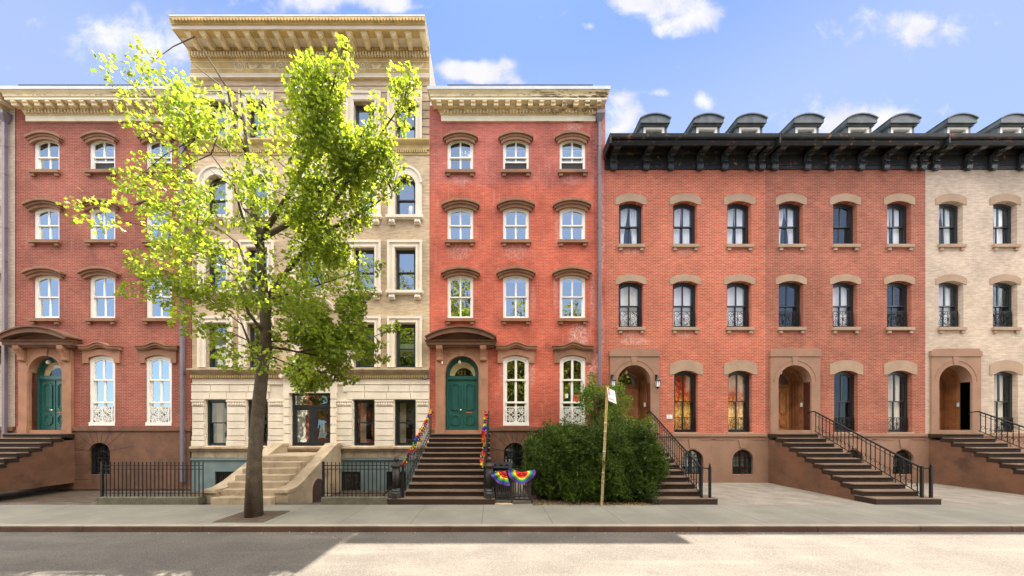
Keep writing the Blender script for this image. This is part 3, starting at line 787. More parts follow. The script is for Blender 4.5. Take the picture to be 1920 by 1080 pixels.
# ------------------------------------------------------------------ the orange brick house with the black cornice
def spiral(b, cx, cz, y, r, turns, a0, s=1, rr=.009, n=16):
    b.tube([(cx + r * (1 - .85 * i / n) * math.cos(R(a0 + s * 360 * turns * i / n)), y, cz + r * (1 - .85 * i / n) * math.sin(R(a0 + s * 360 * turns * i / n))) for i in range(n + 1)], rr, 4)
def scroll_guard(x0, x1, z0, z1, y):
    b = MB(); w = x1 - x0; h = z1 - z0; cx = (x0 + x1) / 2
    for zz in (z0, z1): b.box(x0, x1, y - .012, y + .012, zz - .011, zz + .011)
    for xx in (x0, x1, cx): b.box(xx - .009, xx + .009, y - .011, y + .011, z0, z1)
    for s in (-1, 1):
        q = cx + s * w * .25
        spiral(b, q + s * w * .09, z0 + h * .78, y, .13, 1.4, 90, s); spiral(b, q - s * w * .10, z0 + h * .50, y, .12, 1.4, -90, -s)
        spiral(b, q + s * w * .10, z0 + h * .24, y, .13, 1.4, 90, -s); spiral(b, q - s * w * .12, z0 + h * .86, y, .07, 1.3, 0, s, n=10)
        spiral(b, q - s * w * .12, z0 + h * .16, y, .07, 1.3, 180, s, n=10)
        b.tube([(q - s * w * .2, y, z0), (q - s * w * .02, y, z0 + h * .3), (q + s * w * .16, y, z0 + h * .55), (q + s * .02, y, z0 + h * .8), (q - s * w * .18, y, z1)], .009, 4)
    return b

def orange_house():
    xl, xr = fx(1135), fx(1435)
    h = thing('brick_rowhouse', (xl, 0, 0), 'orange brick rowhouse with bracketed peeling black cornice, dormers and brown arched entrance', 'house')
    holes = []; info = []
    for ci, (a, b) in enumerate(((1160.5, 1205.5), (1262, 1307), (1363.5, 1408.5))):
        holes.append((fx(a), fx(b), fz(459), fz(377.5), .14)); info.append(0)
        holes.append((fx(a - .5), fx(b + .8), fz(614), fz(527), .14)); info.append(1)
        if ci: holes.append((fx(a + 2), fx(b + 2), fz(811), fz(695), .16)); info.append(2)
    o0, o1 = fx(1157), fx(1219)
    oh = (o0, o1, 2.15, fz(685), (o1 - o0) / 2 - .001)
    MB().wall(xl, xr, fz(814), fz(300), holes + [oh], 0, .3).build('wall', M_ORB, h)
    body(h, xl + .012, xr, -.3, fz(300), M_ORB)
    bholes = [(fx(1278), fx(1318), .35, fz(843), .46), (fx(1372), fx(1412), .35, fz(843), .46)]
    MB().wall(xl, xr, -.3, fz(814), bholes, -.04, .35).build('basement_wall', M_BROWN_R, h)
    MB().box(fx(1236), xr, -.09, .02, fz(818.5), fz(812.5)).build('water_table', M_BROWN_R, h, bevel=.01)
    for k in range(2):
        bh = bholes[k]; cx = (bh[0] + bh[1]) / 2
        s = MB().prism([(cx - .13, bh[3] + .04), (cx + .13, bh[3] + .04), (cx + .2, fz(824)), (cx - .2, fz(824))], -.07, -.04)
        s.box(xl + (2.5 if k == 0 else 4.6), cx - .35, -.06, -.04, fz(824.5), fz(823)).box(cx + .35, cx + 1.0, -.06, -.04, fz(824.5), fz(823))
        s.build('keystone', M_BROWN_R, h, bevel=.008)
        f = MB().ring(outline(*bh[:4], bh[4]), outline(bh[0] + .06, bh[1] - .06, bh[2] + .06, bh[3] - .06, bh[4] * .93), .12, .2).box(cx - .03, cx + .03, .13, .18, bh[2], bh[3] - .04).build('basement_window', M_BLACK, h)
        MB().face(outline(bh[0] + .05, bh[1] - .05, bh[2] + .05, bh[3] - .05, bh[4] * .93), .17).build('pane', G_MID, f)
        curtain(f, bh[0] + .1, bh[1] - .1, bh[2] + .3, bh[3] - .35, .4, M_CURT, 'blind')
        g = MB()
        for i in range(7):
            x = bh[0] + .07 + i * (bh[1] - bh[0] - .14) / 6; q = (x - cx) / ((bh[1] - bh[0]) / 2)
            g.tube([(x, .03, bh[2] + .02), (x, .03, bh[3] - bh[4] + bh[4] * math.sqrt(max(0, 1 - q * q)) - .03)], .012, 5)
        for zz in (.6, 1.05): g.box(bh[0] + .02, bh[1] - .02, .02, .035, zz, zz + .02)
        for i in range(4): spiral(g, bh[0] + .16 + i * .2, .85, .03, .08, 1.3, 90 * i, 1 if i % 2 else -1)
        g.build('grille', M_IRON, f)
    for hh, kind in zip(holes, info):
        a, b, z0, z1, rise = hh; xc = (a + b) / 2
        f = window(h, a + .004, b - .004, z0 + .004, z1 - .004, rise, M_BLACK, (G_LOWR, G_MIDR, G_AMB)[kind], fw=.10, y=.16, zm=z0 + (z1 - z0) * (.47, .49, .505)[kind], sw=.05, mw=.055, thick=.14)
        lw = (58, 58, 62)[kind] / 42.857 / 2
        lo = arc(xc - lw, xc + lw, z1 - rise * 1.0 - .02, rise * 1.05, 14)
        cr_ = (363.5, 514.5, 675.5)[kind]
        th = fz(cr_) - z1
        lo = [(xc - lw, z1 - rise - .02)] + arc(a, b, z1 - rise + .004, rise, 14) + [(xc + lw, z1 - rise - .02)]
        hi = [(p, max(q, z1 - rise + .18) ) for p, q in [(xc - lw, fz(cr_) - .20)] + [(x, fz(cr_) - .16 * ((x - xc) / lw) ** 2) for x, z in arc(a, b, 0, 0.2, 14)] + [(xc + lw, fz(cr_) - .20)]]
        li = MB().band(lo, hi, -.02, .0)
        li.build('lintel', M_LINTEL_R, f)
        if kind < 2:
            sb = (459, 614)[kind]
            sill(f, a - .06, b + .06, fz(sb + 6), fz(sb), M_LINTEL_R, p=.09, bw=.14, bh=.13)
        else:
            sill(f, a - .05, b + .05, z0 - .05, z0 + .01, M_LINTEL_R, p=.06, br=False)
        if kind == 0: curtain(f, a + .12, b - .12, z0 + .1, z1 - .08, .325, M_CURT, gap=.45 if xc < fx(1200) else .12, amp=.02)
        if kind == 1: curtain(f, a + .12, b - .12, z0 + .08, z1 - .06, .31, M_CURT, 'shade', amp=.004)
        if kind == 1:
            scroll_guard(a + .12, b - .10, z0 + .08, fz(583), .10).build('window_guard', M_IRON, f)
        if kind == 2:
            scroll_guard(a + .06, b - .06, z0 + .12, fz(783), .12).build('window_guard', M_IRON, f)
            curtain(f, a + .12, b - .12, z0 + .1, z1 - .08, .325, M_FLAME, 'pane_backing', amp=.02)  # mottled sheet standing in for the orange in the pane
    # entrance
    s0, s1 = fx(1143), fx(1235)
    e = MB().wall(s0, s1, 2.15, fz(669), [(o0, o1, 2.15, fz(685) - .002, (o1 - o0) / 2 - .003)], -.07, .38)
    for x in (s0, s1): e.add([(x, -.07, 2.15), (x, 0, 2.15), (x, 0, fz(669)), (x, -.07, fz(669))], [(0, 1, 2, 3)])
    zt = fz(654.5)
    e.prism([(s0 - .04, fz(669)), (s1 + .02, fz(669)), (s1 + .02, zt - .14), (s1 - .06, zt - .10), (s1 - .12, zt), (s0 + .15, zt), (s0 + .05, zt - .08), (s0 - .04, zt - .1)], -.10, 0)
    xc = (o0 + o1) / 2
    e.prism([(xc - .09, fz(685) - .01), (xc + .09, fz(685) - .01), (xc + .14, fz(669)), (xc - .14, fz(669))], -.09, -.07)
    r_ = (o1 - o0) / 2
    e.ring(arc(o0 - .2, o1 + .2, fz(685) - r_, r_ + .2, 24), arc(o0 - .185, o1 + .185, fz(685) - r_, r_ + .185, 24), -.082, -.07, closed=False)
    sr = e.build('door_surround', M_BROWN_R, h)
    y = .80; zs = fz(685) - r_
    li = MB()
    o = outline(o0, o1, 2.15, fz(685), r_ - .001, 24)
    n = len(o)
    for k in range(4):
        y0 = .31 + k * .115; ins = .0 + .03 * (k + 1)
        li.ring(outline(o0, o1, 2.15, fz(685), r_ - .001, 24), outline(o0 + ins, o1 - ins, 2.15, fz(685) - ins, r_ - ins - .001, 24), y0 + .003, y0 + .112)
    li.build('door_lining', M_WOOD_D, sr)
    d0, d1 = o0 + .12, o1 - .12
    zt = 4.22
    fr = MB().box(d0, d1, y - .04, y + .06, zt, zt + .16).box(d0, d0 + .05, y - .03, y + .06, 2.29, zt).box(d1 - .05, d1, y - .03, y + .06, 2.29, zt)
    fr.ring(arc(d0, d1, zt + .16, fz(685) - .12 - zt - .16, 24), arc(d0 + .07, d1 - .07, zt + .16, fz(685) - .19 - zt - .16, 24), y - .02, y + .05, closed=False)
    fr.box((d0 + d1) / 2 - .02, (d0 + d1) / 2 + .02, y, y + .04, zt + .16, fz(685) - .2)
    frame = fr.build('entrance_door', M_WOOD_D, h)
    MB().face(arc(d0 + .06, d1 - .06, zt + .165, fz(685) - .185 - zt - .16, 24), y + .03).build('pane', G_MIR, frame)
    MB().box(o0, o1, -.06, y + .06, 2.15, 2.29).build('threshold', M_BROWN_R, frame)
    m = d0 + (d1 - d0) * .5
    for (a, b) in ((d0 + .05, m - .004), (m + .004, d1 - .05)):
        d = MB().box(a, b, y, y + .05, 2.295, zt - .003)
        door_panel(d, a + .1, b - .1, 3.0, zt - .14, y); door_panel(d, a + .1, b - .1, 2.42, 2.9, y)
        d.build('door_leaf', M_WOOD, frame, bevel=.006)
    MB().box(m - .10, m - .04, y - .03, y, 2.95, 3.25).lathe([(.01, 3.10), (.03, 3.13), (.01, 3.16)], m - .07, y - .06, 8).build('handle', M_BRASS, frame)
    MB().box(o1 - .13, o1 - .05, .28, .33, fz(762), fz(754)).build('intercom', M_FLASH, sr, bevel=.01)
    MB().lathe([(.02, 5.0), (.055, 4.96), (.07, 4.90), (.055, 4.84), (.01, 4.81)], xc - .12, .5, 12).build('porch_lamp', M_SHADE, sr, smooth=True)
    # cornice with scrolled brackets
    cl, cr = xl - .03, xr + .02
    c = MB()
    c.cornice([(0, fz(318.5)), (.05, fz(318.5)), (.06, fz(313)), (.04, fz(311)), (.04, fz(291)), (.07, fz(288)), (.09, fz(283)), (.10, fz(279.5, -.1)), (.62, fz(272.5, -.62)), (.68, fz(266, -.68)), (.68, fz(261.5, -.68)), (.74, fz(259.5, -.74)), (.78, fz(256, -.78)), (.80, fz(249.5, -.8)), (0, fz(248, -.8))], cl, cr, False, False)
    cor = c.build('cornice', M_BCORN, h)
    MB().box(cl - .06, cl + .0, -.8, 0, fz(268, -.8), fz(248.5, -.8) - .01).prismx([(0, fz(300)), (-.1, fz(300)), (-.6, fz(268, -.6)), (0, fz(266, -.6))], cl - .05, cl).build('cornice_return', M_BCORN, cor)
    for i, q in enumerate((1152, 1213.5, 1260, 1315, 1362, 1412, 1432)):
        x = fx(q, -.2); w = .13 if i else .14
        k = MB()
        k.prismx([(0, fz(319)), (-.07, fz(321.5)), (-.14, fz(320)), (-.17, fz(314)), (-.12, fz(308)), (-.13, fz(300)), (-.22, fz(291)), (-.34, fz(284)), (-.47, fz(281.5, -.45)), (-.56, fz(278, -.5)), (-.58, fz(271, -.6)), (0, fz(270, -.6))], x - w, x + w)
        for s in (-1, 1): k.prismx([(-.12, fz(316)), (-.19, fz(315)), (-.15, fz(308)), (-.16, fz(299)), (-.25, fz(290)), (-.37, fz(283)), (-.50, fz(279, -.45)), (-.4, fz(280)), (-.2, fz(288)), (-.12, fz(298))], x + s * w * .45 - .025, x + s * w * .45 + .025)
        k.box(x - w - .03, x + w + .03, -.60, -.02, fz(273.5, -.6), fz(271, -.6))
        for zq in (276, 281.5, 288, 296, 304, 312): k.box(x - w * .8, x + w * .8, -{276: .585, 281.5: .50, 288: .30, 296: .20, 304: .15, 312: .185}[zq], -.05, fz(zq + 1.2, -.3), fz(zq - .8, -.3))
        k.build('bracket', M_BBRK, cor, bevel=.02)
    # mansard and dormers
    r = MB()
    zc = fz(250, -.8)
    r.add([(xl, -.3, zc - .05), (xr, -.3, zc - .05), (xr, 1.4, zc + 1.55), (xl, 1.4, zc + 1.55)], [(0, 1, 2, 3)]).add([(xl, 1.4, zc + 1.55), (xr, 1.4, zc + 1.55), (xr, 11, zc + 1.4), (xl, 11, zc + 1.4)], [(0, 1, 2, 3)])
    r.add([(xl, -.3, zc - .05), (xl, 1.4, zc + 1.55), (xl, 11, zc + 1.4), (xl, 11, zc - .05)], [(0, 1, 2, 3)]).add([(xr, -.3, zc - .05), (xr, 1.4, zc + 1.55), (xr, 11, zc + 1.4), (xr, 11, zc - .05)], [(0, 1, 2, 3)])
    r.build('mansard_roof', M_TAR, h)
    for q in (1226, 1325, 1405):
        y = .75; x = fx(q, y); w = .60
        zt = fz(236.0, y); zb = zc + .7
        d = MB()
        d.box(x - w, x - w + .12, y, y + 1.6, zb, zt); d.box(x + w - .12, x + w, y, y + 1.6, zb, zt); d.box(x - w, x + w, y, y + 1.6, zt - .06, zt)
        d.prism([(x - w - .07, zt), (x + w + .07, zt)] + arc(x - w - .08, x + w + .08, zt + .19, .19, 12)[::-1], y - .16, y + 1.7)
        d.box(x - w - .04, x + w + .04, y - .08, y + 1.6, zt - .07, zt)
        d.band(arc(x - w - .09, x + w + .09, zt + .17, .20, 12), arc(x - w - .11, x + w + .11, zt + .21, .21, 12), y - .20, y + 1.7)
        dm = d.build('dormer', M_LEAD, h)
        f = MB().ring(outline(x - w + .12, x + w - .12, zb, zt - .07, 0, 2), outline(x - w + .22, x + w - .22, zb + .1, zt - .17, 0, 2), y - .01, y + .12)
        f.build('window_frame', M_WHITE, dm)
        MB().face(outline(x - w + .2, x + w - .2, zb, zt - .2, 0, 2), y + .1).build('pane', G_MIR, dm)
    return h
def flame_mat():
    m = bpy.data.materials.new('flame_mottle'); m.use_nodes = True; t = m.node_tree; n = N(t); p = t.nodes['Principled BSDF']
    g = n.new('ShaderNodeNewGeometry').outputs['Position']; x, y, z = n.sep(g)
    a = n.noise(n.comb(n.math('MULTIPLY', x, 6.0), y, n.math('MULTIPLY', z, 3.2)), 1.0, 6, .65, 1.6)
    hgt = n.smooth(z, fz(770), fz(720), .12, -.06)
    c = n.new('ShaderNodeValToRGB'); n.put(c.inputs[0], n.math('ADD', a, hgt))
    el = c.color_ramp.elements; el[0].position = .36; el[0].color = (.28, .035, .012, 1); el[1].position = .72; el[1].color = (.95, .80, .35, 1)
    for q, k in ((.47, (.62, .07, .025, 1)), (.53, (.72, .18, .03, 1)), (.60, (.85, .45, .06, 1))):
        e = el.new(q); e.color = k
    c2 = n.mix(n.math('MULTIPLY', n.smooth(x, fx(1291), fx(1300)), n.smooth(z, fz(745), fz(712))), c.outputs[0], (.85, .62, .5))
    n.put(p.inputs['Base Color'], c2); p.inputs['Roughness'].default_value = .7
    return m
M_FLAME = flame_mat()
G_LOWR = glassmat('curtained_window_glass', .14, (.97, .98, 1.0)); G_MIDR = glassmat('shaded_window_glass', .12, (.98, .98, 1.0)); G_AMB = glassmat('backed_window_glass', .06, (.97, .95, .92))
ORANGE = orange_house()

# ------------------------------------------------------------------ the tan apartment house
def tan_house():
    MIR = 2 * 583
    xr = fx(806) - .012; xl = fx(MIR - 806)
    h = thing('apartment_house', (xr, 0, 0), 'five storey tan brick apartment house with limestone ground floor and ochre bracketed cornice', 'apartment house')
    cols = [683, 760]; cols = cols + [MIR - c for c in cols]
    up = []; info = []
    for c in cols + [583]:
        for r, (t, b, rise) in enumerate(((606.5, 689, 0), (465.5, 546, 0), (329, 406, .44), (191, 264.5, 0))):
            rr = rise if rise == 0 else (38.5 / 42.857 / 2 - .001)
            up.append((fx(c - 19), fx(c + 19.5), fz(b), fz(t), rr)); info.append((c, r))
    zt = 18.95
    MB().wall(xl, xr, fz(692), zt - .2, up, 0, .3).build('wall', M_TAN, h)
    body(h, xl, xr, -1.0, zt, M_PARTY, y1=14)
    low = [(fx(c - 21 + .5), fx(c + 19.5), fz(836), fz(749.5), 0) for c in cols]
    door = (fx(545), fx(621.5), 1.35, fz(737), 0)
    MB().wall(xl, xr, fz(859), fz(692), low + [door], .0, .3).build('ground_floor_wall', M_LIME, h)
    g0 = [(fx(640), fx(677), -.68, fz(884), 0), (fx(725), fx(762), -.68, fz(884), 0), (fx(MIR - 677), fx(MIR - 640), -.68, fz(884), 0), (fx(MIR - 762), fx(MIR - 725), -.68, fz(884), 0)]
    MB().wall(xl, xr, -1.0, fz(859), g0, -.03, .25).box(xl, xr, -.08, -.03, fz(862.5), fz(858.5)).build('basement_wall', M_GREY, h)
    for a, b, z0, z1, _ in g0:
        f = MB().ring(outline(a, b, z0, z1, 0, 2), outline(a + .06, b - .06, z0 + .06, z1 - .08, 0, 2), .06, .14).build('basement_window', M_BLACK, h)
        MB().face(outline(a + .05, b - .05, z0 + .05, z1 - .05, 0, 2), .12).build('pane', G_LOW, f)
        g = MB()
        for i in range(9): x = a + .05 + (b - a - .1) * i / 8; g.box(x - .009, x + .009, .0, .02, z0, z1)
        for zz in (z0 + .08, z1 - .3, z1 - .12): g.box(a, b, .002, .018, zz, zz + .02)
        g.build('grille', M_IRON, f)
    # windows
    for hh, (c, r) in zip(up, info):
        a, b, z0, z1, rise = hh
        f = window(h, a + .003, b - .003, z0 + .003, z1 - .003, rise, M_SLATE, G_LOWT if r == 0 else G_MIR, fw=.075, y=.16, zm=z0 + (z1 - z0) * (.44, .48, .47, .47)[r], sw=.05, mull=False, thick=.14)
        s0, s1 = fx(c - 32), fx(c + 31)
        top = (594.5, 452.5, 313.5, 174.5)[r]
        o = MB()
        if rise:
            big = (s1 - s0) / 2
            o.ring(outline(s0, s1, z0, fz(top), big - .001, 20), outline(a, b, z0, z1, rise, 20), -.07, .02)
            o.ring(outline(s0 + .07, s1 - .07, z0, fz(top) - .07, big - .08, 20), outline(a + .0, b - .0, z0, z1, rise, 20), -.035, .021) if 0 else None
            o.ring(arc(s0 - .03, s1 + .03, fz(top) - big, big + .03, 20), arc(s0 + .06, s1 - .06, fz(top) - big, big - .06, 20), -.11, -.06, closed=False)
        else:
            o.ring([(s0, z0), (s0, fz(top)), (s1, fz(top)), (s1, z0)], [(a, z0), (a, z1), (b, z1), (b, z0)], -.06, .02, closed=False)
            o.ring([(s0 - .02, z0), (s0 - .02, fz(top) + .02), (s1 + .02, fz(top) + .02), (s1 + .02, z0)], [(s0 + .07, z0), (s0 + .07, fz(top) - .09), (s1 - .07, fz(top) - .09), (s1 - .07, z0)], -.10, -.055, closed=False)
            o.ring([(a - .10, z0), (a - .10, z1 + .10), (b + .10, z1 + .10), (b + .10, z0)], [(a - .03, z0), (a - .03, z1 + .03), (b + .03, z1 + .03), (b + .03, z0)], -.08, -.055, closed=False)
        o.build('surround', M_TRIM_L, f)
        if r in (1, 2):
            q = MB().box(s0 - .07, s1 + .07, -.16, .0, z0 - .13, z0 - .002).box(s0 - .05, s1 + .05, -.12, 0, z0 - .17, z0 - .13)
            for x in (s0 + .05, s1 - .31):
                q.box(x, x + .26, -.10, 0, z0 - .39, z0 - .17)
                q.lathe([(.01, z0 - .36), (.07, z0 - .33), (.08, z0 - .27), (.05, z0 - .21)], x + .07, -.10, 8).lathe([(.01, z0 - .36), (.07, z0 - .33), (.08, z0 - .27), (.05, z0 - .21)], x + .19, -.10, 8)
            q.build('sill', M_TRIM_L, f, bevel=.01)
        if r == 0 and c == 760:
            MB().box(a + .12, b - .12, .36, .37, z0 + (z1 - z0) * .42, z0 + (z1 - z0) * .58).build('blind', M_SHADE, f)
            MB().box(a + .12, b - .12, .34, .35, z0 + (z1 - z0) * .28, z0 + (z1 - z0) * .42).build('blind', M_LIME_D, f)
        if r == 3: curtain(f, a + .1, b - .1, z0 + .1, z0 + (z1 - z0) * .47, .38, M_CURT, 'blind', amp=.006)
        if r == 2 and c == 760: MB().lathe([(.16, z0 + .05), (.16, z0 + .62), (.10, z0 + .7)], b - .28, .4, 14).build('lamp_shade', M_CURT, f, smooth=True)
    for hh in low:
        a, b, z0, z1, _ = hh
        f = window(h, a + .003, b - .003, z0 + .003, z1 - .003, 0, M_BLACK, G_LOW, fw=.085, y=.10, zm=z0 + (z1 - z0) * .50, sw=.05, mull=False, thick=.14)
        curtain(f, a + .12, a + (b - a) * .42, z0 + .1, z1 - .1, .42, M_SHADE, amp=.035, n=24)
    # rustication of the ground floor
    xs = sorted([v for q in low + [door] for v in q[:2]])
    piers = []
    cuts = [xl] + xs + [xr]
    spans = [(cuts[i], cuts[i + 1]) for i in range(0, len(cuts), 2)]
    for a, b in spans:
        p = MB()
        for t, bt in ((763, 775.5), (777, 789.5), (791, 803), (804.5, 816.5)): p.box(a + .05, b - .05, -.05, 0, fz(bt), fz(t))
        p.box(a + .02, b - .02, -.075, 0, fz(836), fz(826.5)).box(a + .035, b - .035, -.06, 0, fz(825), fz(818))
        p.box(a + .02, b - .02, -.085, 0, fz(753.5), fz(750.5)).box(a + .03, b - .03, -.05, 0, fz(761.5), fz(754))
        k = max(2, int((b - a) / .11))
        for i in range(k):
            x = a + .06 + (b - a - .12) * (i + .5) / k
            p.lathe([(.005, fz(760.8)), (.04, fz(759.5)), (.045, fz(757.5)), (.03, fz(755)), (.005, fz(754.4))], x, -.05, 6)
        p.build('pier', M_LIME, h, bevel=.01)
    st = MB()
    for row, (t, b) in enumerate(((722.5, 734.5), (736, 748.5))):
        x = xl
        while x < xr - .1:
            L = rnd.uniform(.7, 1.05); e = min(x + L, xr)
            if not (x < door[1] + .35 and e > door[0] - .35): st.box(x + .01, e - .01, -.05, 0, fz(b), fz(t))
            x = e
    st.box(xl, xr, -.06, 0, fz(721), fz(719.3))
    st.build('stone_course', M_LIME, h, bevel=.008)
    MB().cornice([(0, fz(847)), (.05, fz(847)), (.10, fz(843)), (.15, fz(841)), (.15, fz(838)), (0, fz(836))], xl, xr, False, False).build('water_table', M_LIME_D, h)
    w = MB(); x = xl
    while x < xr - .1:
        L = rnd.uniform(.9, 1.2); e = min(x + L, xr); w.box(x + .006, e - .006, -.03, 0, fz(858), fz(847.5)); x = e
    w.build('base_course', M_LIME_D, h, bevel=.006)
    b = MB().cornice([(0, fz(710.5)), (.04, fz(710.5)), (.05, fz(703)), (.09, fz(700.5)), (.20, fz(697.5)), (.27, fz(694, -.2)), (.27, fz(691.5, -.2)), (0, fz(690.5))], xl, xr, False, False)
    belt = b.build('belt_course', M_LIME_D, h)
    k = MB(); n = int((xr - xl) / .10)
    for i in range(n): x = xl + .05 + i * .10; k.box(x - .03, x + .03, -.10, -.045, fz(708.5), fz(703.5))
    k.build('dentil', M_YEL, belt)
    b = MB().cornice([(0, fz(280)), (.05, fz(280)), (.07, fz(275)), (.15, fz(272)), (.20, fz(269)), (.20, fz(266)), (0, fz(265))], xl, xr, False, False)
    belt = b.build('belt_course', M_YEL, h)
    MB().box(xl, xr, -.03, 0, fz(291), fz(288)).box(xl, xr, -.05, 0, fz(282), fz(280)).build('string_mould', M_YEL, belt)
    k = MB()
    for i in range(n): x = xl + .05 + i * .10; k.box(x - .028, x + .028, -.07, 0, fz(287.5), fz(282.5))
    k.build('dentil', M_YEL, belt)
    # brick bands of the top floor
    k = MB()
    for q in (161.5, 174, 190.5, 206.5, 222.5, 238, 251.5):
        cuts = [xl] + sorted([v for c in cols + [583] for v in (fx(c - 32.6), fx(c + 31.6))]) + [xr]
        if q < 174: k.box(xl, xr, -.008, .0, fz(q + .5), fz(q - .5))
        else:
            for i in range(0, len(cuts), 2): k.box(cuts[i], cuts[i + 1], -.008, .0, fz(q + .5), fz(q - .5))
    k.build('brick_joint', M_JOINT, h)
    # the great cornice
    c = MB()
    z = lambda q, p=0: fz(q, -p)
    c.cornice([(0, z(151)), (.06, z(150)), (.10, z(146)), (.10, z(141.5)), (.06, z(140.5)), (.08, z(134.5)), (.05, z(133)), (.05, z(117.5)), (.10, z(115.5)), (.13, z(110.5)), (.14, z(107.5, .1)), (.16, z(99.5, .1)), (.20, z(97, .15)), (.24, z(92, .2)), (.25, z(89.5, .2)), (.86, z(55.5, .86) - .02), (.88, z(53.5, .88)), (.88, z(47.5, .88)), (.92, z(45.5, .92)), (.93, z(43, .93)), (1.0, z(33, 1.0)), (1.0, z(30.5, 1.0)), (0, z(29, 1.0))], xl, xr, False, False)
    cor = c.build('cornice', M_YEL, h)
    MB().cornice([(0, z(54, .88)), (.885, z(54, .88)), (.885, z(47.5, .88)), (0, z(47.5, .88))], xl + .01, xr - .004, False, False).build('fillet', M_TRIM_L, cor)
    MB().cornice([(0, z(30.5, 1.0)), (1.01, z(30.5, 1.0)), (1.01, z(27.8, 1.0)), (0, z(27.5, 1.0) + .03)], xl, xr + .005, False, False).build('flashing', M_FLASH, cor)
    MB().box(xl, xr, -.12, 0, z(150), z(146.5)).box(xl, xr, -.115, 0, z(145.5), z(142.8)).build('architrave', M_TRIM_L, cor)
    step = 27.1 / F * (DF - .6); n = int((xr - xl) / step)
    for i in range(n):
        x = xr - .14 - i * step
        k = MB()
        zt_ = z(56.5, .86)
        zs = 18.735
        k.prismx([(-.20, zs - .10), (-.30, zs - .17), (-.42, zs - .20), (-.50, zs - .16), (-.58, zs - .13), (-.70, zs - .15), (-.77, zs - .12), (-.78, zs - .07), (-.78, zs), (-.20, zs)], x - .085, x + .085)
        k.prismx([(-.24, zs - .12), (-.33, zs - .19), (-.43, zs - .22), (-.50, zs - .185), (-.58, zs - .155), (-.70, zs - .17), (-.70, zs - .13), (-.3, zs - .1)], x - .045, x + .045)
        k.box(x - .14, x + .14, -.82, -.3, zs - .05, zs + .01).box(x - .115, x + .115, -.80, -.3, zs - .08, zs - .05)
        k.build('bracket', M_YEL_L, cor, bevel=.012)
    k = MB(); n = int((xr - xl) / .125)
    for i in range(n): x = xr - .06 - i * .125; k.box(x - .038, x + .038, -.235, -.14, z(107.3, .15), z(99.8, .15))
    k.build('dentil', M_YEL_L, cor)
    k = MB(); n = int((xr - xl) / .13)
    for i in range(n):
        x = xr - .06 - i * .13
        k.prism([(x - .055, z(34, 1.0)), (x + .035, z(34, 1.0)), (x + .055, z(38, .97)), (x + .03, z(41.5, .95)), (x - .02, z(42, .95)), (x - .05, z(38, .97))], -1.02, -.95)
    for i in range(n): x = xr - .06 - i * .13; k.lathe([(.01, z(95.8, .22)), (.035, z(94.5, .22)), (.035, z(92.5, .22)), (.01, z(91, .22))], x, -.245, 6)
    k.build('leaf_moulding', M_YEL, cor)
    fr = MB().box(xl, xr, -.075, -.05, z(119.4), z(118)).box(xl, xr, -.075, -.05, z(133.5), z(132))
    mod = 76.5 / 42.857
    x = fx(758)
    while x > xl + .5:
        cz = z(125.5)
        for rad, tt in ((.235, .022), (.165, .018), (.06, .03)):
            fr.tube([(x + rad * math.cos(R(20 * i)), -.07, cz + rad * math.sin(R(20 * i))) for i in range(19)], tt, 5)
        for i in range(8): fr.lathe([(.005, cz + .11 * math.sin(R(45 * i)) - .03), (.03, cz + .11 * math.sin(R(45 * i))), (.005, cz + .11 * math.sin(R(45 * i)) + .03)], x + .11 * math.cos(R(45 * i)), -.06, 6)
        for s in (.32, .92):
            xx = x + s + .26 - (0 if s < .5 else .0)
            if s == .92: xx = x + 1.18
            if xx + .25 > xr: continue
            for dz in (0, .05, .09): fr.tube([(xx - .26 + .52 * i / 8, -.065, cz + .11 - dz * .3 - (.17 + dz) * math.sin(math.pi * i / 8)) for i in range(9)], .028, 5)
            fr.lathe([(.01, cz + .08), (.04, cz + .12), (.01, cz + .16)], xx - .28, -.07, 6)
        fr.box(x + .28, x + .30, -.07, -.05, z(132), z(119.5)); fr.box(x - .30, x - .28, -.07, -.05, z(132), z(119.5))
        x -= mod
    fr.build('frieze', M_YEL_L, cor)
    # entrance bay
    e = MB()
    for s0, s1 in ((fx(621.5), fx(632)), (fx(MIR - 632), fx(MIR - 621.5))):
        for t, b in ((737, 748), (749.5, 764), (765.5, 780), (781.5, 796), (797.5, 812), (813.5, 832)): e.box(s0 + .01, s1 - .0, -.12, 0, fz(b), fz(t))
    dc = (door[0] + door[1]) / 2
    lo = arc(fx(534), fx(632), fz(711), .42, 16); hi = arc(fx(531), fx(635), fz(706), .48, 16)
    e.band(lo, hi, -.32, 0); e.prism([(fx(533), fz(737)), (fx(633), fz(737)), (fx(633), fz(711))] + lo[::-1] , -.10, 0)
    for i in range(24): 
        p, q = arc(fx(537), fx(629), fz(715), .40, 24)[i]; e.lathe([(.005, q - .04), (.04, q), (.005, q + .04)], p, -.11, 6)
    e.build('door_surround', M_LIME, h)
    lo = arc(fx(MIR - 628), fx(628), fz(583), .42, 16)
    MB().band(lo, [(x, z + .16) for x, z in lo], -.22, 0).band([(x, z + .16) for x, z in lo], [(x, z + .24) for x, z in lo], -.30, 0).build('pediment', M_TRIM_L, h)
    d = MB().ring(outline(*door[:4], 0, 2), outline(door[0] + .08, door[1] - .08, 1.4, door[3] - .1, 0, 2), .12, .2).box(door[0], door[1], .11, .2, fz(764), fz(759)).box(dc - .06, dc + .06, .13, .19, 1.4, fz(764))
    for a, b in ((door[0] + .08, dc - .06), (dc + .06, door[1] - .08)): d.ring(outline(a, b, 1.4, fz(764), 0, 2), outline(a + .11, b - .11, 1.75, fz(764) - .12, 0, 2), .14, .18)
    df = d.build('entrance_door', M_BLACK, h)
    MB().face(outline(door[0] + .05, door[1] - .05, 1.4, door[3] - .08, 0, 2), .165).build('pane', G_MIR, df)
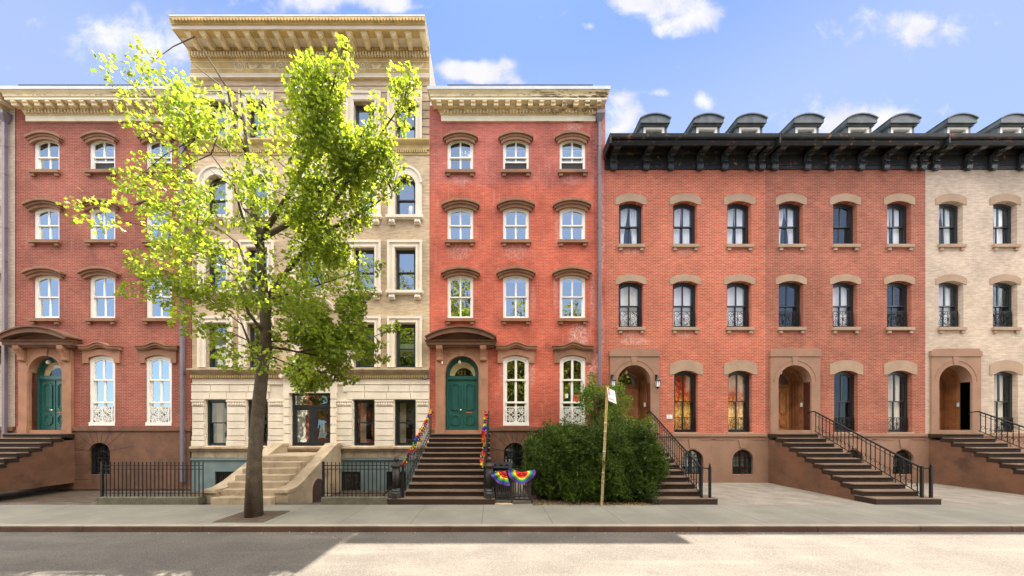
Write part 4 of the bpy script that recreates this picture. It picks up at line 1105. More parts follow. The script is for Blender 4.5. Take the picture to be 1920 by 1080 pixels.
    MB().box(dc + .5, dc + .56, .06, .12, 2.2, 2.6).build('handle', M_BRASS, df)
    return h
M_PARTY = mat('party_wall_render', (.55, .45, .36), .9, .12, 1.0, .3, .2, 30, dirt=.3, dirtcol=(.35, .26, .2))
G_LOWT = glassmat('second_floor_glass', .36, (.7, .75, .75))
TAN = tan_house()

# ------------------------------------------------------------------ stoops
T, RS, Z1, Y0 = .318, .178, .19, -4.0
def stoop(x0, x1, xb0, xb1, flare, label, landing_to=.2):
    s = thing('stoop', ((x0 + x1) / 2, Y0, 0), label, 'steps', 'brownstone stoops')
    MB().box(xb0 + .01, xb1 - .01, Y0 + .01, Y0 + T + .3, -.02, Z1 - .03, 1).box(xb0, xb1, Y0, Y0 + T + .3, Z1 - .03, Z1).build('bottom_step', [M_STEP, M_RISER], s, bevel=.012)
    for i in range(2, 13):
        y = Y0 + (i - 1) * T; z = Z1 + (i - 1) * RS
        a = x0 + flare * (i - 2) / 10
        yb = y + T + .1 if i < 12 else landing_to
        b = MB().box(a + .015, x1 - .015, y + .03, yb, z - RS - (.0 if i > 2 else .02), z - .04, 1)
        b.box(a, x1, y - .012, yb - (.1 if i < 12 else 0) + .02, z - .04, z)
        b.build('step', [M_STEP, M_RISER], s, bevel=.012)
    w = MB().prismx([(Y0 + T + .05, .0), (Y0 + T + .05, .1), (-.55, Z1 + 10 * RS - .12), (landing_to, Z1 + 10 * RS - .12), (landing_to, 0)], x0 + flare + .03, x1 - .03)
    w.build('stoop_side', M_BROWN_D, s)
    return s
def steps_railing(name, xa, xb, label, loc, top0=1.0, top1=.92, n=24, curl=True, gsp=None):
    """sloping iron rail with balusters from the bottom step (xa) to the landing (xb)"""
    r = thing(name, loc, label, 'railing', 'iron stoop railings')
    ya, yb = Y0 + .18, -.35
    zof = lambda t: Z1 + t * (11 * RS + .02)
    P = lambda t, dz: (xa + (xb - xa) * t, ya + (yb - ya) * t, zof(t) + dz)
    hr = MB().tube([P(0, top0), P(1, top1)], .03, 8)
    hr.tube([P(1, top1), (xb, yb + .2, zof(1) + top1 - .02), (xb, yb + .3, zof(1) + top1 - .08)], .025, 6)
    hr.build('handrail', M_IRON, r)
    MB().tube([P(0, .10), P(1, .10)], .016, 5).tube([P(0, top0 - .14), P(1, top1 - .13)], .011, 5).build('lower_rail', M_IRON, r)
    MB().box(xa - .03, xa + .03, ya - .05, ya + .01, Z1, Z1 + top0 + .05).build('end_post', M_IRON, r)
    for i in range(n):
        t = (i + .6) / n
        MB().tube([P(t, .10 - (0 if i % 4 else .12)), P(t, top0 + (top1 - top0) * t)], .0135, 5).build('baluster', M_IRON, r)
    if curl:
        b = MB()
        for i in range(n - 1):
            t = (i + 1.1) / n
            p = P(t, .30)
            b.tube([(p[0], p[1] + .05 * math.cos(R(30 * k)), p[2] + .06 * math.sin(R(30 * k))) for k in range(11)], .007, 4)
        b.build('scrollwork', M_IRON, r)
    return r
S_RED = stoop(-2.84, -.10, -3.28, .07, .2, 'wide brown stone stoop of twelve steps up to the green double door')
S_OR = stoop(4.98, 6.78, 4.98, 7.05, 0.0, 'narrower brown stone stoop beside the hedge up to the oak door')
RL = steps_railing('stoop_railing', -2.86, -2.60, 'black iron railing wound with rainbow garland on the side by the limestone house', (-2.86, Y0, Z1), n=22)
RR_ = steps_railing('stoop_railing', -.26, -.17, 'black iron railing behind the fluted post with a rainbow garland hanging down it', (-.26, Y0, Z1), n=22)
RO = steps_railing('stoop_railing', 6.62, 6.72, 'plain black iron railing with scrolled balusters on the stoop beside the hedge', (6.62, Y0, Z1), top0=.95, n=24)
MB().tube([(6.62, Y0 + .16, Z1 + .94), (6.86, Y0 + .13, Z1 + .93)], .02, 6).box(6.84, 6.90, Y0 + .1, Y0 + .16, Z1, Z1 + .98).lathe([(.01, Z1 + .97), (.035, Z1 + 1.01), (.02, Z1 + 1.06), (.005, Z1 + 1.1)], 6.87, Y0 + .13, 8).build('newel', M_IRON, RO)

def newel(x, y, z, label):
    r = thing('newel_post', (x, y, z), label, 'newel post', 'cast iron newel posts')
    MB().lathe([(.19, z), (.19, z + .16), (.165, z + .19), (.165, z + .24), (.14, z + .27), (.13, z + .30)], x, y, 8).build('post_base', M_IRON_B, r)
    sh = MB(); 
    sh.lathe([(.118, z + .29), (.112, z + .97)], x, y, 16)
    for i in range(10):
        a = 2 * math.pi * i / 10; sh.tube([(x + .117 * math.cos(a), y + .117 * math.sin(a), z + .33), (x + .112 * math.cos(a), y + .112 * math.sin(a), z + .93)], .014, 5)
    sh.build('post_shaft', M_IRON_B, r, smooth=True)
    MB().lathe([(.13, z + .95), (.15, z + .98), (.175, z + 1.0), (.175, z + 1.03), (.11, z + 1.08), (.05, z + 1.12)], x, y, 8).build('post_cap', M_IRON_B, r)
    MB().lathe([(.03, z + 1.11), (.035, z + 1.14)] + [(.085 * math.sin(R(15 + 15 * k)), z + 1.215 - .085 * math.cos(R(15 + 15 * k))) for k in range(11)], x, y, 14).build('finial_ball', M_IRON_B, r, smooth=True)
    return r
newel(-3.07, Y0 + .17, Z1, 'cast iron newel post with ball top between the picket fence and the wide stoop')
newel(-.115, Y0 + .17, Z1, 'cast iron newel post with ball top between the wide stoop and the black bin')

# ------------------------------------------------------------------ picket fence and areaway of the apartment house
M_MOSS = mat('mossy_stone', (.12, .11, .075), .9, .25, 3.0, .4, .3, 40, dirt=.6, dirtcol=(.035, .04, .015))
def picket_fence(x0, x1, label):
    r = thing('picket_fence', (x0, Y0, 0), label, 'fence', 'black picket fences')
    y = Y0 + .16
    MB().box(x0, x1, Y0, Y0 + .28, -.02, .225).build('kerb_base', M_MOSS, r, bevel=.02)
    for z in (.32, 1.08, 1.20): MB().box(x0, x1, y - .012, y + .012, z, z + .022).build('rail', M_IRON, r)
    n = int((x1 - x0) / .128)
    for i in range(n + 1):
        x = x0 + (x1 - x0) * i / n
        b = MB().box(x - .010, x + .010, y - .010, y + .010, .215, 1.32)
        b.build('picket', M_IRON, r)
    MB().box(x0 - .03, x0 + .03, y - .03, y + .03, .215, 1.33).build('fence_post', M_IRON, r)
    return r
picket_fence(-5.38, -3.30, 'low black iron picket fence on a mossy stone kerb before the grey basement')
picket_fence(-12.4, -9.2, 'low black iron picket fence beyond the apartment house entrance')
# area steps handrail behind the fence
MBh = MB().tube([(-4.6, -3.0, -.65), (-4.35, -2.9, -.45), (-3.25, -2.6, .62)], .028, 6).tube([(-4.35, -2.9, -.95), (-4.35, -2.9, -.45)], .02, 6).tube([(-3.25, -2.6, -.95), (-3.25, -2.6, .62)], .02, 6)
tag(MBh.build('area_handrail', M_IRON), 'sloping black iron handrail in the sunken area behind the picket fence', 'handrail')
def cheek(x0, x1, label, flip=1):
    r = thing('entrance_cheek_wall', ((x0 + x1) / 2, -1.5, 0), label, 'wall', 'stone cheek walls of the entrance steps')
    prof = [(-.06, -.95), (-.06, 1.62), (-.5, 1.62), (-.85, 1.45), (-2.9, .45), (-3.3, .32), (-3.7, .30), (-3.7, -.95)]
    MB().prismx(prof, x0, x1).build('wall', M_LIME_D, r)
    MB().prismx([(-.05, 1.62), (-.05, 1.74), (-.52, 1.74), (-.9, 1.56), (-2.92, .57), (-3.32, .43), (-3.76, .41), (-3.76, .30), (-3.3, .32), (-2.9, .45), (-.85, 1.45), (-.5, 1.62)], x0 - .05, x1 + .05).build('coping', M_LIME_D, r, bevel=.015)
    xs = x1 + .004 if flip > 0 else x0 - .004
    a = [(-1.9 + .38 * math.cos(R(180 - 12 * i)), .1 + .38 * math.sin(R(12 * i))) for i in range(16)]
    MB().prismx([(-2.28, -.95)] + a + [(-1.52, -.95)], xs - .01, xs).build('dark_arch_panel', M_JOINT, r)  # flat dark panel painted as the shade inside an arched opening
    return r
cheek(fx(641) - .4, fx(641), 'sloping weathered limestone cheek wall beside the picket fence')
cheek(fx(2 * 583 - 641), fx(2 * 583 - 641) + .4, 'matching sloping cheek wall on the other side of the apartment entrance', -1)
es = thing('entrance_steps', (fx(583), -2.5, 0), 'pale stone steps up to the apartment house entrance', 'steps')
for i in range(7):
    MB().box(fx(2 * 583 - 641) + .4, fx(641) - .4, -3.9 + i * .32, -3.9 + (i + 1) * .32 + .05 if i < 6 else .12, -.1, .19 * (i + 1)).build('step', M_LIME_D, es, bevel=.012)

# ------------------------------------------------------------------ gate, bin, pride decorations
RB = [mat('rainbow_' + k, c, .75, .08) for k, c in (('red', (.62, .028, .018)), ('orange', (.70, .17, .02)), ('yellow', (.74, .52, .04)), ('green', (.04, .30, .05)), ('blue', (.018, .06, .34)), ('violet', (.12, .035, .22)))]
def iron_gate(x0, x1, label, posts=True):
    r = thing('iron_gate', (x0, Y0, 0), label, 'gate', 'cast iron gate leaves')
    y = Y0 + .1
    MB().ring([(x0, .12), (x0, 1.06), (x1, 1.06), (x1, .12)], [(x0 + .045, .17), (x0 + .045, 1.02), (x1 - .045, 1.02), (x1 - .045, .17)], y - .02, y + .02).build('gate_frame', M_IRON_B, r)
    n = 3; w = (x1 - x0 - .09) / n
    for i in range(n):
        a, c = x0 + .045 + i * w, x0 + .045 + (i + 1) * w; m = (a + c) / 2
        b = MB()
        b.ring(outline(a + .015, c - .015, .22, .92, w * .4), outline(a + .045, c - .045, .26, .885, w * .36), y - .012, y + .012)
        for z in (.3, .74):
            for dx, dz in ((0, .07), (-.04, .03), (.04, .03), (0, 0)): b.lathe([(.004, z + dz - .028), (.028, z + dz), (.004, z + dz + .028)], m + dx, y, 6)
            b.tube([(m, y, z - .06), (m, y, z + .02)], .012, 5)
        for s in (-1, 1): spiral(b, m + s * w * .25, .98 - .02, y, .035, 1, 0, s, .008, 8); b.tube([(m + s * .05, y, .20), (m + s * w * .42, y, .30), (m + s * w * .46, y, .18)], .010, 5)
        b.build('ornament', M_IRON_B, r)
    if posts: MB().box(x1 - .005, x1 + .05, y - .03, y + .03, .0, 1.12).build('gate_post', M_IRON_B, r)
    return r
iron_gate(.10, .58, 'cast iron gate leaf next to the newel post with a rainbow fan tied on')
iron_gate(.64, 1.20, 'cast iron fence panel next to the hedge with a rainbow fan tied on', False)
tag(MB().box(.07, .62, Y0 - .02, Y0 + .3, -.02, .035).build('gate_threshold', M_LIME_D, bevel=.01), 'mossy stone threshold under the iron gate', 'threshold')

def fan_flag(cx, z, rad, a0, a1, label, droop=.0, y=Y0 + .04, wob=.05):
    """pleated half-round bunting, six rings of colour"""
    b = MB(); n = 48
    radii = [.0, .36, .50, .62, .76, .88, 1.0]
    radii = [0, .34, .47, .62, .76, .88, 1.0]
    cols = [0, 0, 2, 3, 4, 5]
    for k in range(6):
        vs = []; fs = []
        for j in range(2):
            for i in range(n + 1):
                t = i / n; a = R(a0 + (a1 - a0) * t)
                q = radii[k + j] * rad * (1 + .007 * math.sin(t * 70) + wob * radii[k + j] * (math.sin(t * 6.5 + 1.3) + .35 * math.sin(t * 15)))
                yy = y - .03 + .05 * math.sin(t * math.pi * 6.5 + math.sin(t * 5)) * radii[k + j] - .03 * radii[k + j]
                vs.append((cx + q * math.cos(a), yy, z + q * math.sin(a) * (1 - droop * math.cos(a) ** 2)))
        for i in range(n): fs.append((i, i + 1, n + 2 + i, n + 1 + i))
        b.add(vs, fs, (0, 0, 2, 3, 4, 5)[k])
    # white tape along the top
    o = b.build('rainbow_bunting', RB, smooth=True)
    sol = o.modifiers.new('cloth', 'SOLIDIFY'); sol.thickness = .004
    return tag(o, label, 'bunting', 'rainbow bunting fans')
fan_flag(.40, 1.05, .45, 183, 288, 'rainbow bunting fan on the gate leaf next to the newel post', .0, wob=.03)
fan_flag(.90, 1.01, .38, 160, 372, 'rainbow bunting fan on the fence panel next to the hedge', .0, wob=.10)

def garland(label, pts, loc, name='rainbow_garland', amp=.055, seed=1, size=.085, n=130):
    """a ruffled ribbon of six colours wound along a rail"""
    g = random.Random(seed); b = MB()
    pts = [Vector(p) for p in pts]
    for i in range(n):
        t = (i + g.random()) / n; k = t * (len(pts) - 1); q = min(int(k), len(pts) - 2)
        p = pts[q].lerp(pts[q + 1], k - q)
        ci = (0, 2, 4, 0, 2, 3, 4, 5, 0, 1, 2, 4)[int(t * 17 + g.uniform(-.35, .35)) % 12]
        for _ in range(3):
            a = g.uniform(0, 2 * math.pi); d = Vector((math.cos(a), g.uniform(-1, .4), math.sin(a) - .25)).normalized()
            u = d.cross(Vector((g.uniform(-1, 1), g.uniform(-1, 1), g.uniform(-1, 1)))).normalized()
            s = size * g.uniform(.6, 1.15)
            e = p + d * s; m = p + d * s * .55
            w = u * s * .42; bend = Vector((g.uniform(-1, 1), g.uniform(-1, 1), g.uniform(-1, 1))) * s * .18
            vs = [p - w * .3, p + w * .3, m + w + bend, m - w + bend, e + w * .75, e - w * .75]
            b.add([tuple(v) for v in vs], [(0, 1, 2, 3), (3, 2, 4, 5)], ci)
    o = b.build(name, RB)
    return tag(o, label, 'garland', 'rainbow garlands')
def rail_pt(xa, xb, t, dz, dx=0, dy=0):
    return (xa + (xb - xa) * t + dx, Y0 + .18 + (-.35 - Y0 - .18) * t + dy, Z1 + t * (11 * RS + .02) + dz)
garland('rainbow garland wound along the railing beside the limestone house', [rail_pt(-2.86, -2.60, t / 10, 1.0 - .05 * (t % 2), -.02, -.03) for t in range(11)], None, size=.068, seed=2, n=130)
gb = []
for t in (.12, .3, .5, .68, .86):
    p = rail_pt(-2.86, -2.60, t, .93); gb += [p, (p[0] + .03, p[1] - .04, p[2] - .26)]
for k in range(0, len(gb), 2):
    pass
garland('rainbow ribbons drooping below the handrail beside the limestone house', [gb[2], gb[3], gb[4], gb[5], gb[6], gb[7], gb[8]], None, seed=5, size=.06, n=40)
garland('rainbow garland hanging down the railing behind the fluted post', [rail_pt(-.26, -.17, 1 - t / 12 * .93, .86 - .12 * math.sin(t * .9) - .10 * (t / 12), -.10 - .03 * math.sin(t * 1.4), -.05) for t in range(13)], None, seed=3, size=.10, n=120)

def wheelie_bin():
    x0, x1, y0, y1 = -.02, .62, -3.45, -2.75
    r = thing('wheeled_bin', ((x0 + x1) / 2, -3.1, 0), 'black wheeled bin with a ribbed lid standing behind the iron gate', 'bin')
    M = mat('black_plastic', (.014, .015, .017), .55, .15, spec=.3)
    MB().add([(x0 + .06, y0 + .06, .02), (x1 - .06, y0 + .06, .02), (x1 - .06, y1 - .06, .02), (x0 + .06, y1 - .06, .02), (x0, y0, 1.06), (x1, y0, 1.06), (x1, y1, 1.06), (x0, y1, 1.06)], [(0, 1, 2, 3), (0, 4, 5, 1), (1, 5, 6, 2), (2, 6, 7, 3), (3, 7, 4, 0), (4, 7, 6, 5)]).build('bin_body', M, r, bevel=.03)
    l = MB().prismx([(y0 - .05, 1.06), (y0 - .05, 1.10), (y0 + .15, 1.16), (y1 - .1, 1.20), (y1, 1.18), (y1, 1.06)], x0 - .04, x1 + .04)
    for i in range(3): l.box(x0 + .06 + i * .2, x0 + .14 + i * .2, y0 + .05, y1 - .1, 1.15, 1.205)
    l.build('lid', M, r, bevel=.02)
    for x in (x0 + .05, x1 - .05): MB().tube([(x - .03, y1 - .02, .1), (x + .03, y1 - .02, .1)], .1, 12).build('wheel', M, r)
    MB().box(x0 + .10, x0 + .16, y0 - .003, y0 + .02, .80, .97).build('sticker', M_WHITE, r)
    return r
wheelie_bin()

# ------------------------------------------------------------------ fixtures and papers on the fronts
def lantern(px, label):
    x = fx(px, -.2); r = thing('wall_lantern', (x, -.07, fz(722)), label, 'lantern', 'black carriage lanterns at the oak door')
    y = -.22
    MB().lathe([(.01, fz(705.5, y)), (.03, fz(707, y)), (.04, fz(709, y)), (.11, fz(713, y)), (.115, fz(714.5, y)), (.02, fz(715, y))], x, y, 8).build('lantern_cap', M_BLACK, r)
    b = MB()
    for i in range(6):
        a = 2 * math.pi * (i + .5) / 6; b.tube([(x + .10 * math.cos(a), y + .10 * math.sin(a), fz(714.6, y)), (x + .075 * math.cos(a), y + .075 * math.sin(a), fz(725.5, y))], .009, 4)
    b.lathe([(.08, fz(725, y)), (.085, fz(726, y)), (.03, fz(728, y)), (.01, fz(730, y))], x, y, 6)
    b.tube([(x, y, fz(706, y)), (x, y, fz(703, y)), (x, y + .06, fz(702, y)), (x, -.08, fz(706, y))], .012, 5)
    b.box(x - .05, x + .05, -.085, -.07, fz(713), fz(703))
    b.build('lantern_frame', M_BLACK, r)
    MB().lathe([(.088, fz(715, y)), (.068, fz(725, y))], x, y, 6).build('lantern_glass', M_CURT, r)
lantern(1149.5, 'black carriage lantern between the downspout and the oak door')
lantern(1233, 'black carriage lantern between the oak door and the flame patterned window')
pl = thing('wall_notice', (fx(1255), -.01, fz(781)), 'small white notice plate on orange brick beside the oak door', 'notice')
MB().box(fx(1249.7), fx(1260.3), -.02, 0, fz(785.5), fz(777.8)).build('plate', M_WHITE, pl)
PGREY = mat('grey_print', (.35, .35, .36), .7, .05)
b = MB().box(fx(1252.8), fx(1255), -.023, -.019, fz(780.6), fz(779.2))
for q in (782.2, 783.3, 784.2): b.box(fx(1251), fx(1259), -.022, -.019, fz(q + .3), fz(q))
b.build('print', PGREY, pl)
sc_ = thing('security_camera', (fx(797), -.05, fz(711)), 'small black security camera under the belt course of the limestone house', 'camera')
MB().tube([(fx(805), -.03, fz(710)), (fx(800), -.1, fz(710.5))], .02, 6).build('bracket', M_BLACK, sc_)
MB().tube([(fx(801), -.12, fz(711)), (fx(794.5), -.26, fz(711.5))], .05, 10).build('camera_body', M_SLATE, sc_)
sw = thing('stone_bracket_light', (fx(828.5), -.15, fz(682)), 'tiny white doorbell spot on the brown pilaster left of the green door', 'doorbell')
MB().lathe([(.01, fz(684)), (.03, fz(682.5)), (.03, fz(680)), (.01, fz(678.5))], fx(830.3), -.15, 8).build('bell', M_WHITE, sw)

SIGNBLUE = mat('blue_lettering', (.05, .16, .34), .7, .05)
SIGNPALE = mat('pale_blue_paper', (.62, .74, .84), .8, .05)
ps = thing('window_sign', (fx(874), .03, fz(285)), 'pale paper sign with blue lettering in the top floor window above the green door', 'sign')
x0, x1 = fx(865.3), fx(882.5)
MB().box(x0, x1, .085, .090, fz(291.6), fz(279.8)).build('paper', SIGNPALE, ps)
t1 = text('lettering', 'ICE OUT', .132, ((x0 + x1) / 2, .082, fz(282.9)), SIGNBLUE, ps, bold=.004)
t2 = text('lettering', 'NYC', .15, (x0 + .13, .082, fz(288.4)), SIGNBLUE, ps, bold=.004)
fl = thing('window_flyer', (fx(1063), .05, fz(743)), 'small yellow and pale blue flyer stuck inside the tall window', 'flyer')
MB().box(fx(1059.8), fx(1062.6), .058, .062, fz(746), fz(738)).build('yellow_half', RB[2], fl)
MB().box(fx(1062.6), fx(1065.8), .058, .062, fz(746), fz(738)).build('blue_half', SIGNPALE, fl)
rs = thing('window_poster', (fx(1084), .05, fz(747)), 'red and orange poster stuck inside the tall window behind the shrub', 'poster')
MB().box(fx(1076.6), fx(1091), .058, .062, fz(751.5), fz(740)).build('paper', mat('red_poster', (.62, .07, .03), .7, .08), rs)
b = MB()
for i, q in enumerate((742.2, 744.2, 746.3)):
    for k in range(5): b.box(fx(1078 + k * 2.4), fx(1079.6 + k * 2.4), .055, .059, fz(q + 1.2), fz(q))
b.build('print', mat('dark_red_print', (.22, .03, .02), .7, .05), rs)

# ------------------------------------------------------------------ parking sign on its leaning post
def sign_post():
    bx, by, tx, ty, tz = 3.36, -4.12, 3.535, -4.12, 3.70
    r = thing('street_sign', (bx, by, 0), 'white and red parking sign on a leaning rusty yellow post in front of the hedge', 'sign')
    m = bpy.data.materials.new('chipped_yellow_post'); m.use_nodes = True; n = N(m.node_tree); p = m.node_tree.nodes['Principled BSDF']
    g = n.new('ShaderNodeNewGeometry').outputs['Position']; x, y, z = n.sep(g)
    c = n.mix(n.smooth(n.noise(g, 14, 4, .7), .42, .58), (.58, .46, .15), (.44, .33, .12))
    f = n.smooth(z, 2.9, 1.6)
    c = n.mix(n.math('MULTIPLY', n.smooth(n.noise(g, 34, 3, .7), .46, .56), f), c, (.48, .42, .33))
    c = n.mix(n.math('MULTIPLY', n.smooth(n.noise(g, 22, 4, .7), .52, .60), f), c, (.16, .085, .04))
    n.put(p.inputs['Base Color'], c); p.inputs['Roughness'].default_value = .7
    b = MB()
    P = lambda t, ox, oy: (bx + (tx - bx) * t + ox, by + oy, tz * t)
    prof = [(-.038, -.012), (-.026, -.012), (-.020, .02), (.020, .02), (.026, -.012), (.038, -.012), (.038, -.005), (.032, -.005), (.024, .027), (-.024, .027), (-.032, -.005), (-.038, -.005)]
    n_ = len(prof)
    vs = [P(t, a, c) for t in (-.02, 1) for a, c in prof]
    b.add(vs, [(i, (i + 1) % n_, n_ + (i + 1) % n_, n_ + i) for i in range(n_)] + [tuple(range(n_, 2 * n_))])
    b.build('post', m, r)
    o = MB()
    for t in (.275, .62, .69, .45):
        q = P(t, 0, 0); o.box(q[0] - .036, q[0] + .036, q[1] - .015, q[1] + .03, q[2] - .012, q[2] + .018)
    o.build('tape', mat('scuffed_white_tape', (.55, .50, .45), .8, .2, 20), r)
    # plate: hinged at the post, turned away from the street and tipped
    ux = Vector((.315, .20, -.085)); uz = Vector((-.055, 0, .40)); o0 = Vector((3.565, -4.155, 3.24))
    nn = ux.cross(uz).normalized()
    if nn.y > 0: nn = -nn
    q = lambda u, v, k=0.0: tuple(o0 + ux * u + uz * v + nn * k)
    def card(u0, u1, v0, v1, k, name, mm):
        bb = MB(); c = [q(u0, v0, k), q(u1, v0, k), q(u1, v1, k), q(u0, v1, k)]; d = [q(u0, v0, k - .004), q(u1, v0, k - .004), q(u1, v1, k - .004), q(u0, v1, k - .004)]
        bb.add(c + d, [(0, 1, 2, 3), (4, 7, 6, 5), (0, 4, 5, 1), (1, 5, 6, 2), (2, 6, 7, 3), (3, 7, 4, 0)]); return bb
    pl = card(0, 1, 0, 1, .004, 'plate', M_WHITE).build('sign_plate', mat('white_enamel', (.80, .80, .80), .35, .03, spec=.5), r)
    RED_ = mat('sign_red', (.62, .02, .05), .4, .05)
    g = MB()
    def piece(u0, u1, v0, v1, k=.007): 
        bb = card(u0, u1, v0, v1, k, '', None); g.add(bb.v, bb.f, 0)
    piece(.06, .32, .50, .95)                                        # red block with the prohibition symbol
    for i in range(24): piece(.06 + .9 * i / 24, .06 + .9 * i / 24 + .018, .025, .045) if i % 2 else None
    for i in range(24): piece(.36 + .6 * i / 24, .36 + .6 * i / 24 + .014, .945, .965) if i % 2 else None
    piece(.10, .74, .165, .235); bb = MB(); bb.add([q(.03, .20, .008), q(.17, .12, .008), q(.17, .28, .008)], [(0, 1, 2)]); g.add(bb.v, bb.f)
    g.build('red_print', RED_, r)
    w = MB()
    k = 16; c0 = (.19, .72)
    ring = []
    for i in range(k):
        a = 2 * math.pi * i / k; a2 = 2 * math.pi * (i + 1) / k
        f = lambda ang, rr: q(c0[0] + rr * .118 * math.cos(ang), c0[1] + rr * .17 * math.sin(ang), .0095)
        w.add([f(a, .62), f(a2, .62), f(a2, .80), f(a, .80)], [(0, 1, 2, 3)])
    w.add([q(.13, .79, .0096), q(.145, .815, .0096), q(.25, .65, .0096), q(.235, .625, .0096)], [(0, 1, 2, 3)])
    w.add([q(.155, .62, .0098), q(.18, .62, .0098), q(.18, .83, .0098), q(.155, .83, .0098)], [(0, 1, 2, 3)]).add([q(.18, .72, .0098), q(.225, .72, .0098), q(.225, .83, .0098), q(.18, .83, .0098)], [(0, 1, 2, 3)])
    w.build('prohibition_symbol', M_WHITE, r)
    gp = MB()
    for (u0, u1, v) in ((.42, .62, .80), (.42, .55, .66), (.42, .62, .42), (.66, .9, .42)):
        bb = card(u0, u1, v, v + .05, .006, '', None); gp.add(bb.v, bb.f)
    gp.build('grey_print', mat('faded_print', (.62, .60, .60), .6, .05), r)
sign_post()

# ------------------------------------------------------------------ foliage
RNG = np.random.default_rng(11)
def unit(a): return a / np.maximum(np.linalg.norm(a, axis=1, keepdims=True), 1e-9)
def leaf_obj(name, P, A, L, Wd, m, parent=None, lobes=False):
    """one folded leaf per point: P base, A growing direction, L length, Wd width"""
    n = len(P); A = unit(A)
    S = unit(np.cross(A, RNG.normal(size=(n, 3)))); Nn = np.cross(A, S)
    L = L[:, None]; Wd = Wd[:, None]
    if lobes:      # a lobed leaf: two side lobes and a tip
        q = [P, P + A * L * .25 + S * Wd * .5, P + A * L * .5 + S * Wd * .22, P + A * L * .72 + S * Wd * .55, P + A * L + Nn * L * .10,
             P + A * L * .72 - S * Wd * .55, P + A * L * .5 - S * Wd * .22, P + A * L * .25 - S * Wd * .5]
        V = np.stack(q, 1).reshape(-1, 3); k = 8
        F_ = np.array([(0, 1, 2, 6), (0, 6, 7, 7), (2, 3, 4, 6), (4, 5, 6, 6)])
        faces = []
        o = np.arange(n) * k
        quads = np.concatenate([np.stack([o, o + 1, o + 2, o + 6], 1), np.stack([o + 2, o + 3, o + 4, o + 6], 1)])
        tris = np.concatenate([np.stack([o, o + 6, o + 7], 1), np.stack([o + 4, o + 5, o + 6], 1)])
    else:
        bend = Nn * L * .12
        q = [P, P + A * L * .5 + S * Wd * .5 + bend, P + A * L, P + A * L * .5 - S * Wd * .5 + bend]
        V = np.stack(q, 1).reshape(-1, 3); o = np.arange(n) * 4
        quads = np.stack([o, o + 1, o + 2, o + 3], 1); tris = np.zeros((0, 3), int)
    root = parent
    while root is not None and root.parent is not None: root = root.parent
    off = np.array(BASE[root.name]) if root is not None else np.zeros(3)
    V = V - off
    me = bpy.data.meshes.new(name)
    nl = quads.size + tris.size
    me.vertices.add(len(V)); me.vertices.foreach_set('co', V.astype(np.float32).ravel())
    me.loops.add(nl); me.loops.foreach_set('vertex_index', np.concatenate([quads.ravel(), tris.ravel()]).astype(np.int32))
    st = np.concatenate([np.arange(len(quads)) * 4, quads.size + np.arange(len(tris)) * 3]).astype(np.int32)
    me.polygons.add(len(st)); me.polygons.foreach_set('loop_start', st)
    me.materials.append(m); me.update(calc_edges=True); me.validate()
    o_ = bpy.data.objects.new(name, me); C.objects.link(o_); o_.parent = parent
    return o_

L_TREE = leafmat('oak_leaves', (.11, .185, .028), (.33, .41, .065), .62)
L_HEDGE = leafmat('yew_needles', (.013, .033, .005), (.105, .17, .018), .2, .55)
L_SHRUB = leafmat('shrub_leaves', (.055, .13, .02), (.21, .31, .045), .4, .45)
L_FAR = leafmat('far_leaves', (.08, .10, .016), (.30, .28, .05), .45)
M_BARK = mat('bark', (.10, .075, .052), .9, .25, 6.0, .5, .5, 30)
M_CORE = mat('dark_core_shade', (.010, .012, .005), .95, .3, 4.0)
M_LITTER = mat('dry_leaves', (.20, .13, .045), .9, .5, 9.0)

def pw(px, py, y): return np.array([fx(px, y), y, fz(py, y)])

